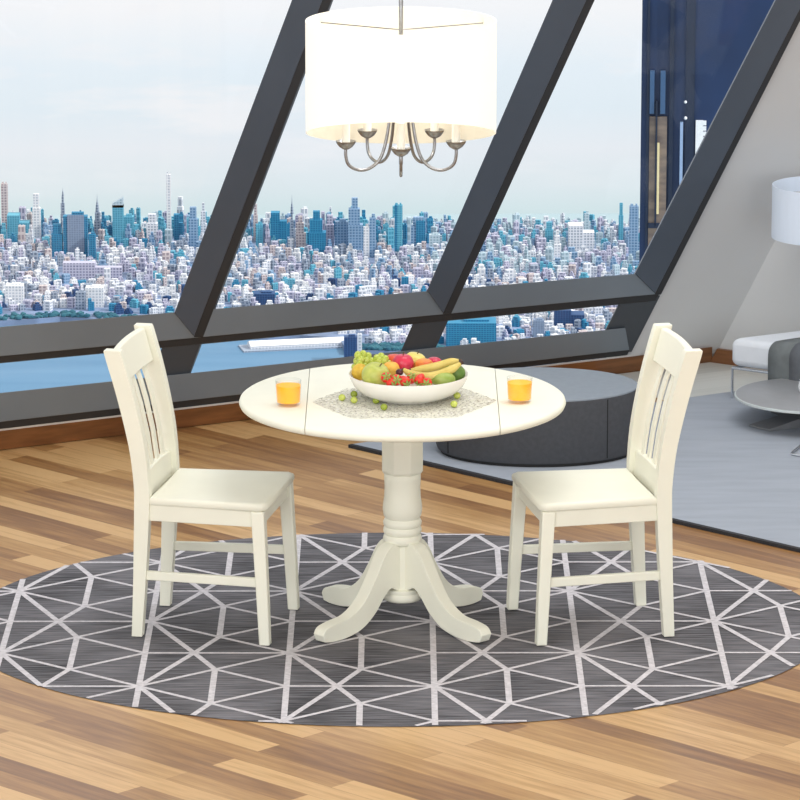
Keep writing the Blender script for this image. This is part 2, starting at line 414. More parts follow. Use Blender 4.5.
for i in range(-4, 5):
    x = -0.357 + i * Wc_; y0 = -0.389 + (Pc / 2 if i % 2 else 0)
    strip((x, -3), (x, 3))
    for n in range(-3, 4):
        h = Vector((x, y0 + n * Pc)); pt = lambda u, v: h + Vector((u * Wc_, v * Pc))
        strip(pt(.5, -.25), pt(.5, .25))
        for s in (-1, 1):
            strip(pt(0, 0), pt(.5, .25 * s), .016); strip(pt(1, .5 * s), pt(.5, .25 * s), .016); strip(pt(.5, .25 * s), pt(1, 0), .016)
            strip(pt(0, 0), pt(.34, .5 * s)); strip(pt(.34, .5 * s), pt(.5, .25 * s))
        strip(pt(0, .5), pt(1, .5), .016)
oval = build('oval_rug', bm, [M['rug'], M['rug_line']], smooth=False)
tag(oval, 'charcoal oval rug with pale geometric line pattern under the dining set', 'rug')

gr = [gz(352, 447), gz(735, 394), gz(905, 400), gz(905, 575.4)]
bm = BM(); prism(bm, [Vector((p.x, p.y, 0.0035)) for p in gr], (0, 0, .0085))
g_rug = tag(build('area_rug', bm, M['grey_rug'], smooth=False), 'large plain blue-grey rug with dark edge under the round ottoman', 'rug')
e0, e1 = Vector((gr[0].x, gr[0].y, 0)), Vector((gr[3].x, gr[3].y, 0)); ed = (e1 - e0).normalized(); en = Vector((ed.y, -ed.x, 0))
if en.y > 0: en = -en
bm = BM(); prism(bm, [e0 + Vector((0, 0, .001)), e1 + Vector((0, 0, .001)), e1 + en * .02 + Vector((0, 0, .001)), e0 + en * .02 + Vector((0, 0, .001))], (0, 0, .012))
build('binding', bm, M['rug_edge'], g_rug, smooth=False)

# ------------------------------------------------------------------ dining chairs
def rect(x, y, z, wx, wy): return [(x - wx / 2, y - wy / 2, z), (x + wx / 2, y - wy / 2, z), (x + wx / 2, y + wy / 2, z), (x - wx / 2, y + wy / 2, z)]
def make_chair():
    r = empty('dining_chair'); iv = M['ivory']
    for s in (-1, 1):
        bm = BM()
        key = [(-.217, 0, .034, .034), (-.205, .2, .042, .036), (-.195, .43, .050, .038), (-.196, .52, .050, .038), (-.209, .64, .052, .038), (-.243, .80, .056, .038), (-.280, .935, .057, .038), (-.286, .953, .050, .032)]
        P = crom([(k[0], k[1], k[2]) for k in key], 4); 
        loft(bm, [rect(p.x, s * (.190 + max(0, p.y - .5) * .02), p.y, p.z, .038 if p.y > .3 else .034 + .004 * p.y / .3) for p in P])
        build('back_post', bm, iv, r, bevel=.005, segs=2)
        bm = BM()
        loft(bm, [rect(.215, s * .218, 0, .035, .035), rect(.208, s * .214, .15, .038, .038), rect(.192, s * .204, .443, .043, .043)])
        build('front_leg', bm, iv, r, bevel=.004)
        bm = BM(); prism(bm, [(-.175, s * .190 - .009, .390), (.175, s * .206 - .009, .390), (.175, s * .206 + .009, .390), (-.175, s * .190 + .009, .390)], (0, 0, .054))
        build('side_apron', bm, iv, r, bevel=.002)
        bm = BM(); prism(bm, [(-.19, s * .190 - .009, .190), (.195, s * .211 - .009, .190), (.195, s * .211 + .009, .190), (-.19, s * .190 + .009, .190)], (0, 0, .030))
        build('stretcher', bm, iv, r, bevel=.003)
    bm = BM(); box(bm, .182, .202, -.19, .19, .390, .444); build('front_apron', bm, iv, r, bevel=.002)
    bm = BM(); box(bm, -.205, -.185, -.175, .175, .390, .444); build('rear_apron', bm, iv, r, bevel=.002)
    # seat: rounded trapezoid, slightly dished
    bm = BM(); out = [(-.170, -.205), (.20, -.226), (.222, -.205), (.224, 0), (.222, .205), (.20, .226), (-.170, .205), (-.168, 0)]
    def sc(k, z): return [(.028 + (x - .028) * k, y * k, z) for x, y in out]
    loft(bm, [sc(.985, .444), sc(1.0, .450), sc(1.0, .462), sc(.985, .4685), sc(.9, .469), sc(.5, .4675)])
    build('seat', bm, iv, r, angle=60)
    # crest rail, bowed backwards
    bm = BM(); secs = []
    for k in range(13):
        y = -.175 + .35 * k / 12; bow = -.007 * (1 - (y / .175) ** 2)
        def X(z): return -.245 - (z - .80) * .269 + bow
        t = .011
        secs.append([(X(.838) - t, y, .838), (X(.838) + t, y, .838), (X(.946) + t, y, .946 + .004 * (1 - (y / .175) ** 2)), (X(.946) - t, y, .946 + .004 * (1 - (y / .175) ** 2))])
    loft(bm, secs); build('crest_rail', bm, iv, r, bevel=.004)
    bm = BM(); secs = []
    for k in range(9):
        y = -.175 + .35 * k / 8
        secs.append([(-.206, y, .452), (-.184, y, .452), (-.190, y, .535 + .008 * math.cos(y / .175 * PI / 2)), (-.212, y, .535 + .008 * math.cos(y / .175 * PI / 2))])
    loft(bm, secs); build('lower_back_rail', bm, iv, r, bevel=.003)
    for k in range(4):
        yc = -.111 + k * .074
        bm = BM(); secs = []
        for z, x in ((.535, -.201), (.64, -.214), (.74, -.234), (.80, -.250), (.85, -.266)):
            bw = -.005 * (1 - (yc / .175) ** 2) * (z - .53) / .32
            secs.append(rect(x + bw, yc, z, .008, .036))
        loft(bm, secs); build('slat', bm, iv, r, bevel=.0015)
    return r
ch = make_chair(); ch.location = (-.606, -.045, RZ); ch.rotation_euler = (0, 0, math.radians(-11))
tag(ch, 'ivory wooden slat-back dining chair left of the table, facing right', 'chair', 'ivory dining chairs')
ch2 = copy_tree(ch); ch2.location = (.626, -.045, RZ); ch2.rotation_euler = (0, 0, math.radians(191))
tag(ch2, 'ivory wooden slat-back dining chair right of the table, facing left', 'chair', 'ivory dining chairs')

# ------------------------------------------------------------------ dining table
TZ = 0.76; TX = 0.008
tb = empty('drop_leaf_table', (TX, 0, RZ)); iv = M['ivory']
tag(tb, 'round ivory drop-leaf pedestal table between the two chairs', 'table')
TR = .534; tz = TZ - RZ
def disc_part(xa, xb, name):
    """slice of the round top between two chords, with a rounded rim"""
    bm = BM()
    def outline(R, z):
        pts = []
        def arc(x0, x1, sgn):
            n = 40; a0 = math.acos(max(-1, min(1, x0 / R))); a1 = math.acos(max(-1, min(1, x1 / R)))
            return [(R * math.cos(a0 + (a1 - a0) * i / n), sgn * R * math.sin(a0 + (a1 - a0) * i / n), z) for i in range(n + 1)]
        x0 = max(xa, -R); x1 = min(xb, R)
        low = arc(x0, x1, -1); upp = arc(x1, x0, 1)
        if xa <= -R: upp = upp[:-1]
        if xb >= R: upp = upp[1:]
        return low + upp
    k = [(TR - .014, tz - .027), (TR - .004, tz - .023), (TR, tz - .014), (TR - .003, tz - .005), (TR - .010, tz)]
    loft(bm, [outline(R, z) for R, z in k]); return build(name, bm, iv, tb, angle=50)
disc_part(-.3095, .3095, 'tabletop'); disc_part(-9, -.3115, 'drop_leaf'); disc_part(.3115, 9, 'drop_leaf')
bm = BM(); box(bm, -.30, .30, -.10, .10, tz - .05, tz - .027); build('under_frame', bm, iv, tb, bevel=.004)
bm = BM(); h = .0725
lathe(bm, [(h, tz - .05), (h, .512), (.064, .500)], 8, rot0=PI / 8); build('column_block', bm, iv, tb, bevel=.003)
bm = BM()
lathe(bm, [(.055, .503), (.060, .497), (.060, .480), (.0585, .455), (.060, .42), (.064, .395), (.065, .378), (.062, .358), (.056, .348), (.060, .343), (.0635, .335), (.0625, .325), (.058, .320), (.0625, .314), (.0635, .305), (.061, .297), (.057, .293), (.062, .288), (.064, .279), (.062, .268), (.055, .262)], 48)
build('turned_column', bm, iv, tb, angle=50)
bm = BM(); lathe(bm, [(.047, .27), (.047, .10)], 8, rot0=PI / 8); build('leg_block', bm, iv, tb, bevel=.002)
bm = BM(); lathe(bm, [(0, .070), (.058, .070), (.064, .076), (.065, .090), (.060, .097), (.062, .102), (.060, .110), (.05, .113), (0, .113)], 40); build('column_foot', bm, iv, tb, angle=50)
def make_leg():
    top = crom([(.036, 0, .272), (.075, 0, .268), (.110, 0, .235), (.150, 0, .170), (.200, 0, .105), (.262, 0, .068), (.325, 0, .060), (.372, 0, .050), (.388, 0, .030)], 5)
    bot = crom([(.036, 0, .105), (.052, 0, .115), (.078, 0, .125), (.110, 0, .100), (.150, 0, .055), (.205, 0, .018), (.270, 0, .002), (.335, 0, 0), (.378, 0, .006)], 5)
    bm = BM(); secs = []
    for i, (a, b) in enumerate(zip(top, bot)):
        w = .0245 - .002 * i / len(top)
        secs.append([(b.x, -w, b.z), (b.x, w, b.z), (a.x, w, a.z), (a.x, -w, a.z)])
    loft(bm, secs); return build('leg', bm, iv, tb, bevel=.007, segs=3)
leg = make_leg(); leg.rotation_euler = (0, 0, math.radians(-47)); leg.scale = (1.03, 1, 1)
for a in (-133, 43, 137):
    l = leg.copy(); col.objects.link(l); l.parent = tb; l.rotation_euler = (0, 0, math.radians(a)); l.scale = (1.03 if a < 0 else .90, 1, 1)

# ------------------------------------------------------------------ on the table
hexp = [gz(312, 402, TZ), gz(352, 418.5, TZ), gz(456, 417.5, TZ), gz(497, 401, TZ), gz(462, 388, TZ), gz(348, 388.5, TZ)]
pc = sum((Vector(p) for p in hexp), Vector()) / 6
bm = BM(); ring = []
for i in range(6):
    a, b = hexp[i], hexp[(i + 1) % 6]; n = 9
    for k in range(n):
        p = a.lerp(b, k / n); d = (p - pc); ring.append(p + d.normalized() * (.007 * abs(math.sin(PI * k / n * 4.5))))
bm.faces.new([bm.verts.new(Vector((p.x, p.y, 0)) - Vector((pc.x, pc.y, 0))) for p in ring])
o = build('lace_placemat', bm, M['lace'], smooth=False); o.location = (pc.x, pc.y, TZ + .0012)
tag(o, 'pale openwork lace placemat under the white fruit bowl', 'placemat')

BC = gz(408.5, 398, TZ); BC.z = TZ + .0014
bm = BM()
lathe(bm, [(0, .006), (.085, .006), (.092, 0), (.098, 0), (.10, .004), (.130, .010), (.160, .025), (.180, .045), (.191, .066), (.1945, .080), (.1935, .0825), (.1895, .080), (.184, .064), (.172, .045), (.152, .027), (.125, .014), (.06, .0115), (0, .011)], 64, BC)
o = build('fruit_bowl', bm, M['white_glaze'], angle=60); tag(o, 'wide white ceramic bowl heaped with fruit in the middle of the table', 'bowl')

def tumbler(px, py):
    c0 = gz(px, py, TZ); r = empty('juice_glass', (c0.x, c0.y, TZ + .0003))
    bm = BM()
    lathe(bm, [(0, 0), (.036, 0), (.0385, .003), (.0425, .083), (.0412, .083), (.0372, .011), (0, .010)], 40)
    build('tumbler', bm, M['tumbler'], r, angle=50)
    bm = BM(); lathe(bm, [(0, .0105), (.0368, .0112), (.0402, .066), (0, .066)], 40); build('orange_juice', bm, M['juice'], r, angle=50)
    return r
tag(tumbler(288.5, 405), 'glass of orange juice on the left leaf of the table', 'glass', 'glasses of orange juice')
tag(tumbler(519.5, 402), 'glass of orange juice on the right leaf of the table', 'glass', 'glasses of orange juice')

FG = 'fruit in the bowl'
def fruit(name, label, cat, px, py, Y, bmf, m, group=FG, rot=None, stem=None):
    p = aty(px, py, Y); bm = BM(); bmf(bm); o = build(name, bm, m, angle=70); o.location = p
    if rot: o.rotation_euler = rot
    if stem:
        b2 = BM(); tube(b2, stem, [.0022, .0018, .0025][:len(stem)], 6); build('stem', b2, M['stem'], o)
    return tag(o, label, cat, group)
def apple(r, k=.92):
    prof = []
    for i in range(17):
        t = PI * i / 16; rr = math.sin(t) * (1 + .06 * math.cos(t)); z = -math.cos(t) * k
        if i > 12: z -= .22 * ((i - 12) / 4) ** 1.4
        if i < 3: z += .10 * (1 - i / 3)
        prof.append((max(rr, 0) * r if 0 < i < 16 else 0, z * r))
    return lambda bm: lathe(bm, prof, 28)
def ell(rx, ry, rz): return lambda bm: sphere(bm, (0, 0, 0), rx, ry, rz, 26, 16)
def pear(l, r):
    prof = [(0, -l * .5), (r * .5, -l * .47), (r * .88, -l * .34), (r, -l * .15), (r * .93, l * .05), (r * .72, l * .24), (r * .48, l * .38), (r * .30, l * .47), (0, l * .5)]
    P = crom([(a, 0, b) for a, b in prof], 4)
    return lambda bm: lathe(bm, [(max(0, p.x) if 0 < i < len(P) - 1 else 0, p.z) for i, p in enumerate(P)], 26)
st = [(0, 0, .0), (.002, 0, .035), (.004, 0, .048)]
by = BC.y
fruit('green_apple', 'large yellow-green apple at the front left of the bowl', 'apple', 376, 375, by - .06, apple(.047), M['apple_green'], rot=(math.radians(12), math.radians(18), 0), stem=[(0, 0, .024), (.003, 0, .038), (.006, 0, .046)])
fruit('orange', 'yellow-orange citrus fruit at the far left of the bowl', 'orange', 360, 372, by + .01, ell(.028, .028, .028), M['lemon'])
fruit('peach', 'small orange peach between the green apple and crimson apple', 'peach', 391, 369, by + .0, apple(.029), M['peach'])
fruit('red_apple', 'crimson apple at the top centre of the fruit heap', 'apple', 403, 363, by + .055, apple(.036), M['red_apple'], stem=[(0, 0, .018), (.001, 0, .03), (.003, 0, .036)])
fruit('red_apple', 'orange-red apple half hidden left of the crimson apple', 'apple', 394, 362, by + .10, apple(.032), M['red_orange'])
fruit('yellow_apple', 'pale yellow apple topmost at the back of the fruit heap', 'apple', 415, 362, by + .115, apple(.039), M['yellow_apple'], rot=(0, math.radians(15), 0), stem=[(0, 0, .02), (.001, 0, .032), (.002, 0, .037)])
fruit('peach', 'blushed yellow and red peach behind the bananas', 'peach', 424, 367, by + .07, apple(.034), M['blush'])
fruit('red_apple', 'small dark red apple at the back right behind bananas', 'apple', 434, 364, by + .105, apple(.028), M['red_apple'])
fruit('pear', 'pale green pear lying at the front right below the bananas', 'pear', 442, 380, by - .075, pear(.088, .027), M['pear'], rot=(0, math.radians(-82), 0))
fruit('pear', 'dark green pear at the right rim of the bowl', 'pear', 453.5, 371.5, by - .005, pear(.080, .030), M['pear_dark'], rot=(math.radians(10), math.radians(-52), 0), stem=[(0, 0, .042), (.001, 0, .05), (.003, 0, .056)])
fruit('plum', 'small dark purple plum in front of the crimson apple', 'plum', 399.5, 372, by - .075, apple(.0125), M['plum'])

def banana(label, pts):
    P = crom([aty(*p) for p in pts], 6); c0 = P[len(P) // 2].copy(); n = len(P)
    rr = []
    for i in range(n):
        t = i / (n - 1)
        rr.append(.0142 * min(1, .34 + 3.4 * t if t < .2 else 1.02) * (1 if t < .78 else max(.30, 1 - (t - .78) * 3.0)))
    bm = BM(); tube(bm, [p - c0 for p in P], rr, 8); o = build('banana', bm, M['banana'], angle=60); o.location = c0
    b2 = BM(); tube(b2, [P[0] - c0 + (P[0] - P[1]) * 1.6, P[0] - c0, P[1] - c0], [.0062, .0070, .0072], 8); build('stem', b2, M['banana_tip'], o)
    b3 = BM(); tube(b3, [P[-2] - c0, P[-1] - c0, P[-1] - c0 + (P[-1] - P[-2]) * .6], [.0058, .0056, .004], 8); build('tip', b3, M['banana_tip'], o)
    return tag(o, label, 'banana', FG)
banana('upper yellow banana arching over the peach at the right', [(460, 361, by - .01), (450, 362.5, by - .01), (438, 366, by - .015), (424, 369, by - .02), (410, 370.5, by - .03)])
banana('lower yellow banana curving in front along the bowl', [(461, 363, by - .035), (452, 369, by - .055), (440, 374, by - .07), (426, 376.5, by - .08), (411, 374, by - .08), (403, 369, by - .07)])

def strawberry(label, px, py, Y, rot):
    p = aty(px, py, Y); bm = BM()
    lathe(bm, [(0, -.018), (.005, -.016), (.010, -.009), (.0135, 0), (.0145, .006), (.012, .011), (.006, .013), (0, .0135)], 18)
    o = build('strawberry', bm, M['straw'], angle=70); o.location = p; o.rotation_euler = rot; o.scale = (1.25, 1.25, 1.25)
    b = BM()
    for k in range(6):
        a = 2 * PI * k / 6
        q = lambda r, z, da=0: (r * math.cos(a + da), r * math.sin(a + da), z)
        b.faces.new([b.verts.new(v) for v in (q(.001, .0145), q(.008, .0145, -.4), q(.0155, .010), q(.008, .0145, .4))])
    tube(b, [(0, 0, .013), (.001, 0, .021)], .0014, 6); build('leaf_cap', b, M['leaf'], o, smooth=False)
    return tag(o, label, 'strawberry', FG)
R = math.radians
strawberry('strawberry at the front of the bowl against the green apple', 386, 378, by - .125, (R(60), R(20), 0))
strawberry('small strawberry pressed low beside the green apple, near the rim', 391, 383, by - .14, (R(110), 0, R(30)))
strawberry('strawberry with green leaf cap turned to the front, near the rim', 397, 380, by - .14, (R(75), R(-10), 0))
strawberry('red strawberry in the middle of the front row at the rim', 404.5, 381, by - .14, (R(120), R(20), R(40)))
strawberry('strawberry leaning with leaves up below the banana end', 411.8, 379, by - .115, (R(40), R(10), 0))
strawberry('largest bright red strawberry at the rim below the lower banana', 420, 379.5, by - .13, (R(150), R(30), 0))
strawberry('rightmost strawberry, lying beside the pale green pear', 427, 382.5, by - .135, (R(100), R(60), 0))

def bunch(label, pts, Y, cx, cy):
    c0 = aty(cx, cy, Y); r = empty('grape_bunch', c0); tag(r, label, 'grapes', 'bunches of green grapes')
    proto = None
    for i, (x, y, dy) in enumerate(pts):
        p = aty(x, y, Y + dy) - c0
        if proto is None:
            bm = BM(); sphere(bm, (0, 0, 0), .0125, .0125, .0135, 16, 10); proto = build('grape', bm, M['grape'], r, angle=80); g = proto
        else:
            g = proto.copy(); col.objects.link(g); g.parent = r
        g.location = p; g.rotation_euler = (random.random(), random.random(), 0)
    bm = BM(); tube(bm, crom([aty(cx - 3, cy + 6, Y) - c0, Vector((0, 0, .0)), aty(cx + 4, cy - 2, Y + .01) - c0], 3), .0018, 6); build('stalk', bm, M['stem'], r)
bunch('bunch of green grapes highest at the left of the fruit heap', [(358, 355, .0), (363, 354, .01), (368, 356, .02), (361, 359.5, -.01), (366, 360.5, .0), (357, 361, .01), (371, 361, .01), (359.5, 365, -.02), (364, 366, -.01), (369.5, 366, .0), (355, 367, .01)], by + .05, 363, 359)
bunch('small bunch of green grapes behind the green apple', [(377, 358, .0), (381, 356.5, .01), (385, 359, .0), (379, 361, -.01), (384, 363, -.01), (388, 363.5, .0), (375, 363, .0), (380.5, 366, -.02), (386, 367.5, -.02)], by + .06, 381, 360)

def loose(label, px, py, m):
    p = gz(px, py, TZ + .0125); bm = BM(); sphere(bm, (0, 0, 0), .0118, .0112, .0112, 16, 10)
    o = build('loose_grape', bm, m, angle=80); o.location = p
    tag(o, label, 'grape', 'loose grapes on the lace placemat')
loose('leftmost loose yellow-green grape on the lace placemat', 342, 397.5, M['grape'])
loose('loose green grape behind its twin at the left of the placemat', 354, 394, M['grape_dark'])
loose('loose green grape in front of its twin at the left of the placemat', 354, 400, M['grape'])
loose('small olive loose grape touching the left shadow of the bowl', 376, 400.5, M['grape_dark'])
loose('largest-looking olive loose grape nearest the front of the placemat', 384, 407, M['grape_dark'])
loose('loose grape right of the bowl, the farther one of two', 457, 395.5, M['grape'])
loose('loose grape right of the bowl, the nearer one of two', 454, 404, M['grape'])

# ------------------------------------------------------------------ chandelier
chn = empty('chandelier', (0.003, 0, 0)); tag(chn, 'drum-shade chandelier with five curved steel arms hanging above the table', 'chandelier')
SR = .307; st_top = 2.0
bm = BM(); N = 72; rings = []
for rr, top in ((SR, 0), (SR, 1), (SR - .004, 1), (SR - .004, 0)):
    rings.append([bm.verts.new((rr * math.cos(2 * PI * i / N), rr * math.sin(2 * PI * i / N), st_top if top else 1.634 - .088 * math.sin(2 * PI * i / N))) for i in range(N)])
for k in range(4):
    a, b = rings[k], rings[(k + 1) % 4]
    for i in range(N):
        f = bm.faces.new((a[i], a[(i + 1) % N], b[(i + 1) % N], b[i])); f.material_index = 1 if k == 2 else 0
build('shade', bm, [M['shade'], M['shade_in']], chn, angle=50)
bm = BM(); lathe(bm, [(0, 1.522), (.004, 1.526), (.0065, 1.534), (.006, 1.60), (.012, 1.68), (.022, 1.70), (.022, 1.74), (.010, 1.76), (.007, 1.80), (.007, 5.19)], 20); build('stem', bm, M['steel'], chn)
bm = BM(); lathe(bm, [(.007, 5.16), (.05, 5.17), (.06, 5.198), (0, 5.2)], 32); build('ceiling_rose', bm, M['steel'], chn)
for k in range(3):
    a = 2 * PI * k / 3 + .5; bm = BM(); tube(bm, [(0, 0, 1.97), ((SR - .003) * math.cos(a), (SR - .003) * math.sin(a), 1.97)], .002, 6); build('spider_bar', bm, M['steel'], chn)
arms = []
for k in range(5):
    a = R(-90 + 72 * k); ca, sa = math.cos(a), math.sin(a)
    path = crom([(.186, 0, 1.598), (.187, 0, 1.575), (.180, 0, 1.545), (.160, 0, 1.527), (.130, 0, 1.520), (.098, 0, 1.529), (.070, 0, 1.555), (.052, 0, 1.605), (.042, 0, 1.66), (.034, 0, 1.715), (.02, 0, 1.725)], 5)
    if k == 0:
        bm = BM(); tube(bm, path, .0052, 10); arm = build('arm', bm, M['steel'], chn)
        bm = BM(); lathe(bm, [(0, 1.590), (.010, 1.592), (.022, 1.600), (.031, 1.612), (.033, 1.619), (.031, 1.6185), (.020, 1.606), (0, 1.603)], 24, (.186, 0, 0)); build('drip_cup', bm, M['steel'], arm)
        bm = BM(); lathe(bm, [(.0135, 1.604), (.0135, 1.70), (.011, 1.702), (0, 1.702)], 20, (.186, 0, 0)); build('candle_sleeve', bm, M['candle'], arm)
        arm.rotation_euler = (0, 0, a)
    else:
        c2 = copy_tree(arm, chn); c2.rotation_euler = (0, 0, a)

# ------------------------------------------------------------------ ottoman
OC = gz(537, 450, .012); ot = empty('round_ottoman', (OC.x, OC.y, .0125)); tag(ot, 'low round grey ottoman, top coloured lit and sides shaded, on the blue-grey rug', 'ottoman')
oa, ob, oh = .383, .285, .258
bm = BM(); lathe(bm, [(.955, 0), (.955, .012)], 80, sx=oa, sy=ob); build('base', bm, M['black'], ot)
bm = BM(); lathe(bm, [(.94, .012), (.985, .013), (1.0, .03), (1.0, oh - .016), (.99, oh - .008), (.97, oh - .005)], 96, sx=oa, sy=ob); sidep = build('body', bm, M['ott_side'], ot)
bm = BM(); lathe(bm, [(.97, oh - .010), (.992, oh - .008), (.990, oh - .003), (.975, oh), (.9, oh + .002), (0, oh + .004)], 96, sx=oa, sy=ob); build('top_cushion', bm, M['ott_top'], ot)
for ang in (-152, -48, 40, 140):
    ca, sa = math.cos(R(ang)) * oa * 1.001, math.sin(R(ang)) * ob * 1.001
    bm = BM(); tube(bm, [(ca, sa, .02), (ca, sa, oh - .012)], .0022, 6); build('seam', bm, M['black'], ot)

# ------------------------------------------------------------------ daybed, throw, coffee table, lamp, lounge chair
BP = gz(728.5, 400.5, .003); BP.z = 0; bench = empty('daybed', BP); tag(bench, 'white upholstered daybed on slim chrome legs against the grey wall', 'daybed')
d1, d2 = rdir.copy(), wdir.copy()
u = lambda a, b, z: d1 * a + d2 * b + Vector((0, 0, z))
CB, CTOP, BL, BD = .142, .258, 1.3, .42
bm = BM(); prism(bm, [u(0, 0, CB), u(BL, 0, CB), u(BL, BD, CB), u(0, BD, CB)], (0, 0, CTOP - CB)); build('cushion', bm, M['cushion'], bench, bevel=.028, segs=4)
bm = BM(); r_ = .0055
tube(bm, [u(.008, .008, CB - .006), u(BL - .008, .008, CB - .006), u(BL - .008, BD - .008, CB - .006), u(.008, BD - .008, CB - .006)], r_, 8, closed=True); build('frame', bm, M['chrome'], bench)
for a, b in ((.008, .008), (BL - .008, .008), (BL - .008, BD - .008), (.008, BD - .008)):
    z0 = .0125 if b < .2 else .0035
    bm = BM(); tube(bm, [u(a, b, z0), u(a, b, CB - .006)], .005, 8); build('leg', bm, M['chrome'], bench)
# throw: a folded blanket slanting across the cushion
def sheet(a_front, a_back, wid, lift, hang):
    rows = [(a_front, -.006 - lift, hang), (a_front, -.007 - lift, CB + .02), (a_front, -.005 - lift, CTOP - .03), (a_front + .004, .010, CTOP - .003 + lift), (a_front + .01, .035, CTOP + .003 + lift), (a_front + (a_back - a_front) * .5, .16, CTOP + .003 + lift), (a_back, .30, CTOP + .003 + lift), (a_back, BD - .02, CTOP + .002 + lift)]
    bm = BM(); secs = []
    P = crom(rows, 4); nv = []
    for p in P:
        top = [BP + u(p.x + wid * k / 8 + 0.004 * math.sin(k * 2.1), p.y - .004 * math.sin(k * 1.7) * (1 if p.z < CTOP - .02 else 0), p.z) for k in range(9)]
        nv.append([bm.verts.new(q) for q in top])
    for r0, r1 in zip(nv, nv[1:]):
        for k in range(8): bm.faces.new((r0[k], r0[k + 1], r1[k + 1], r1[k]))
    return bm
o = build('throw_blanket', sheet(.185, .185, .45, .002, .112), M['throw'], angle=60)
sm = o.modifiers.new('thick', 'SOLIDIFY'); sm.thickness = .004; sm.offset = 1
tag(o, 'grey throw blanket draped over the white daybed', 'blanket')
o2 = build('fold', sheet(.285, .285, .3, .007, .116), M['throw2'], o, angle=60)
sm = o2.modifiers.new('thick', 'SOLIDIFY'); sm.thickness = .005; sm.offset = 1

CT = gz(812, 394.5, .125); ctb = empty('coffee_table', (CT.x, CT.y, .012)); tag(ctb, 'low round grey coffee table with flat splayed feet, cut by right edge', 'coffee table')
bm = BM(); lathe(bm, [(0, .100), (.28, .100), (.297, .104), (.297, .112), (.293, .1135), (0, .1135)], 80); build('tabletop', bm, M['coffee'], ctb)
bm = BM(); lathe(bm, [(.2945, .1028), (.2995, .104), (.2995, .1115), (.2945, .1132)], 80, mtx='open'); build('rim', bm, M['coffee_rim'], ctb)
bm = BM(); lathe(bm, [(.06, .03), (.03, .045), (.028, .10)], 24); build('column', bm, M['coffee_base'], ctb)
for k in range(4):
    a = R(206 + 90 * k); v = lambda r, w, z: (r * math.cos(a) - w * math.sin(a), r * math.sin(a) + w * math.cos(a), z)
    bm = BM()
    loft(bm, [[v(.02, -.05, .0005), v(.02, .05, .0005), v(.02, .05, .05), v(.02, -.05, .05)], [v(.25, -.055, .0005), v(.22, .055, .0005), v(.22, .055, .008), v(.25, -.055, .008)]])
    build('foot', bm, M['coffee_base'], ctb, bevel=.002)
p = gz(803.5, 392, .126); bm = BM()
lathe(bm, [(0, 0), (.014, 0), (.017, .004), (.021, .022), (.018, .040), (.014, .046), (.016, .05), (.0145, .05), (.012, .045), (.016, .022), (.013, .006), (0, .005)], 28)
o = build('vase', bm, M['cupw'], angle=50); o.location = (p.x, p.y, .1258); tag(o, 'small white vase on the coffee table at the right edge', 'vase')

LP = gz(819, 397, .003)
lamp = empty('floor_lamp', (LP.x, LP.y, .0125)); tag(lamp, 'floor lamp with pale blue-white drum shade at the right edge', 'lamp')
pz = aty(819, 240, LP.y).z; pz2 = aty(819, 188, LP.y).z
lr = 51 / (FPX / (aty(819, 214, LP.y) - CAM).dot(FW))
bm = BM(); n0 = len(bm.verts); lathe(bm, [(lr, pz), (lr, pz2), (lr - .004, pz2), (lr - .004, pz), (lr, pz)], 56, mtx='open'); build('lamp_shade', bm, M['lampshade'], lamp, angle=50)
bm = BM(); lathe(bm, [(.009, .012), (.009, pz2 - .03)], 16); build('pole', bm, M['chrome'], lamp)
bm = BM(); lathe(bm, [(0, 0), (.11, 0), (.112, .006), (.10, .014), (.012, .018), (0, .018)], 40); build('base', bm, M['chrome'], lamp)
bm = BM(); tube(bm, [(-lr + .004, 0, pz2 - .03), (lr - .004, 0, pz2 - .03)], .003, 8); build('shade_carrier', bm, M['chrome'], lamp)
bm = BM(); sphere(bm, (0, 0, (pz + pz2) / 2 + .02), .03, .03, .04); build('bulb', bm, M['cupw'], lamp)

# tubular lounge chair, mostly out of frame: only a corner of its sled base shows
q0 = gz(789.5, 454.5, .0175); q1 = gz(872, 461, .0175); q3 = gz(842, 413, .0175); q2 = q3 + (q1 - q0)
lc = empty('lounge_chair', (q0.x, q0.y, .0125)); tag(lc, 'steel tube sled base corner of a lounge chair at the right edge', 'chair')
L0 = Vector((q0.x, q0.y, .0125))
def rnd(a, b, c, r=.03): return [b + (a - b).normalized() * r, b + ((a - b).normalized() + (c - b).normalized()) * r * .25, b + (c - b).normalized() * r]
loop = rnd(q3, q0, q1) + rnd(q0, q1, q2) + rnd(q1, q2, q3) + rnd(q2, q3, q0)
bm = BM(); tube(bm, [p - L0 for p in loop], .0045, 8, closed=True); build('sled_base', bm, M['chrome'], lc)
for a, nm in ((q1, 0), (q2, 1)):
    s = a - L0; bm = BM(); tube(bm, crom([s, s + Vector((.01, 0, .12)), s + Vector((0, 0, .22)), s + Vector((.09, 0, .42))], 5), .0045, 8); build('upright', bm, M['chrome'], lc)
a, b = q1 - L0, q2 - L0; e = (q0 - q1).normalized() * .16
bm = BM(); prism(bm, [a + Vector((0, 0, .2)), b + Vector((0, 0, .2)), b + e + Vector((0, 0, .2)), a + e + Vector((0, 0, .2))], (0, 0, .03)); build('seat', bm, M['throw'], lc, bevel=.008)
bm = BM(); prism(bm, [a + Vector((.01, 0, .24)), b + Vector((.01, 0, .24)), b + Vector((.09, 0, .42)), a + Vector((.09, 0, .42))], (.02, 0, 0)); build('backrest', bm, M['throw'], lc, bevel=.006)

# ------------------------------------------------------------------ the city outside
HG = 1500.0
def gp(x, y, dz=0.0): return gz(x, y, -HG + dz)
def pxm(p): return FPX / (Vector(p) - CAM).dot(FW)      # pixels per metre at a point

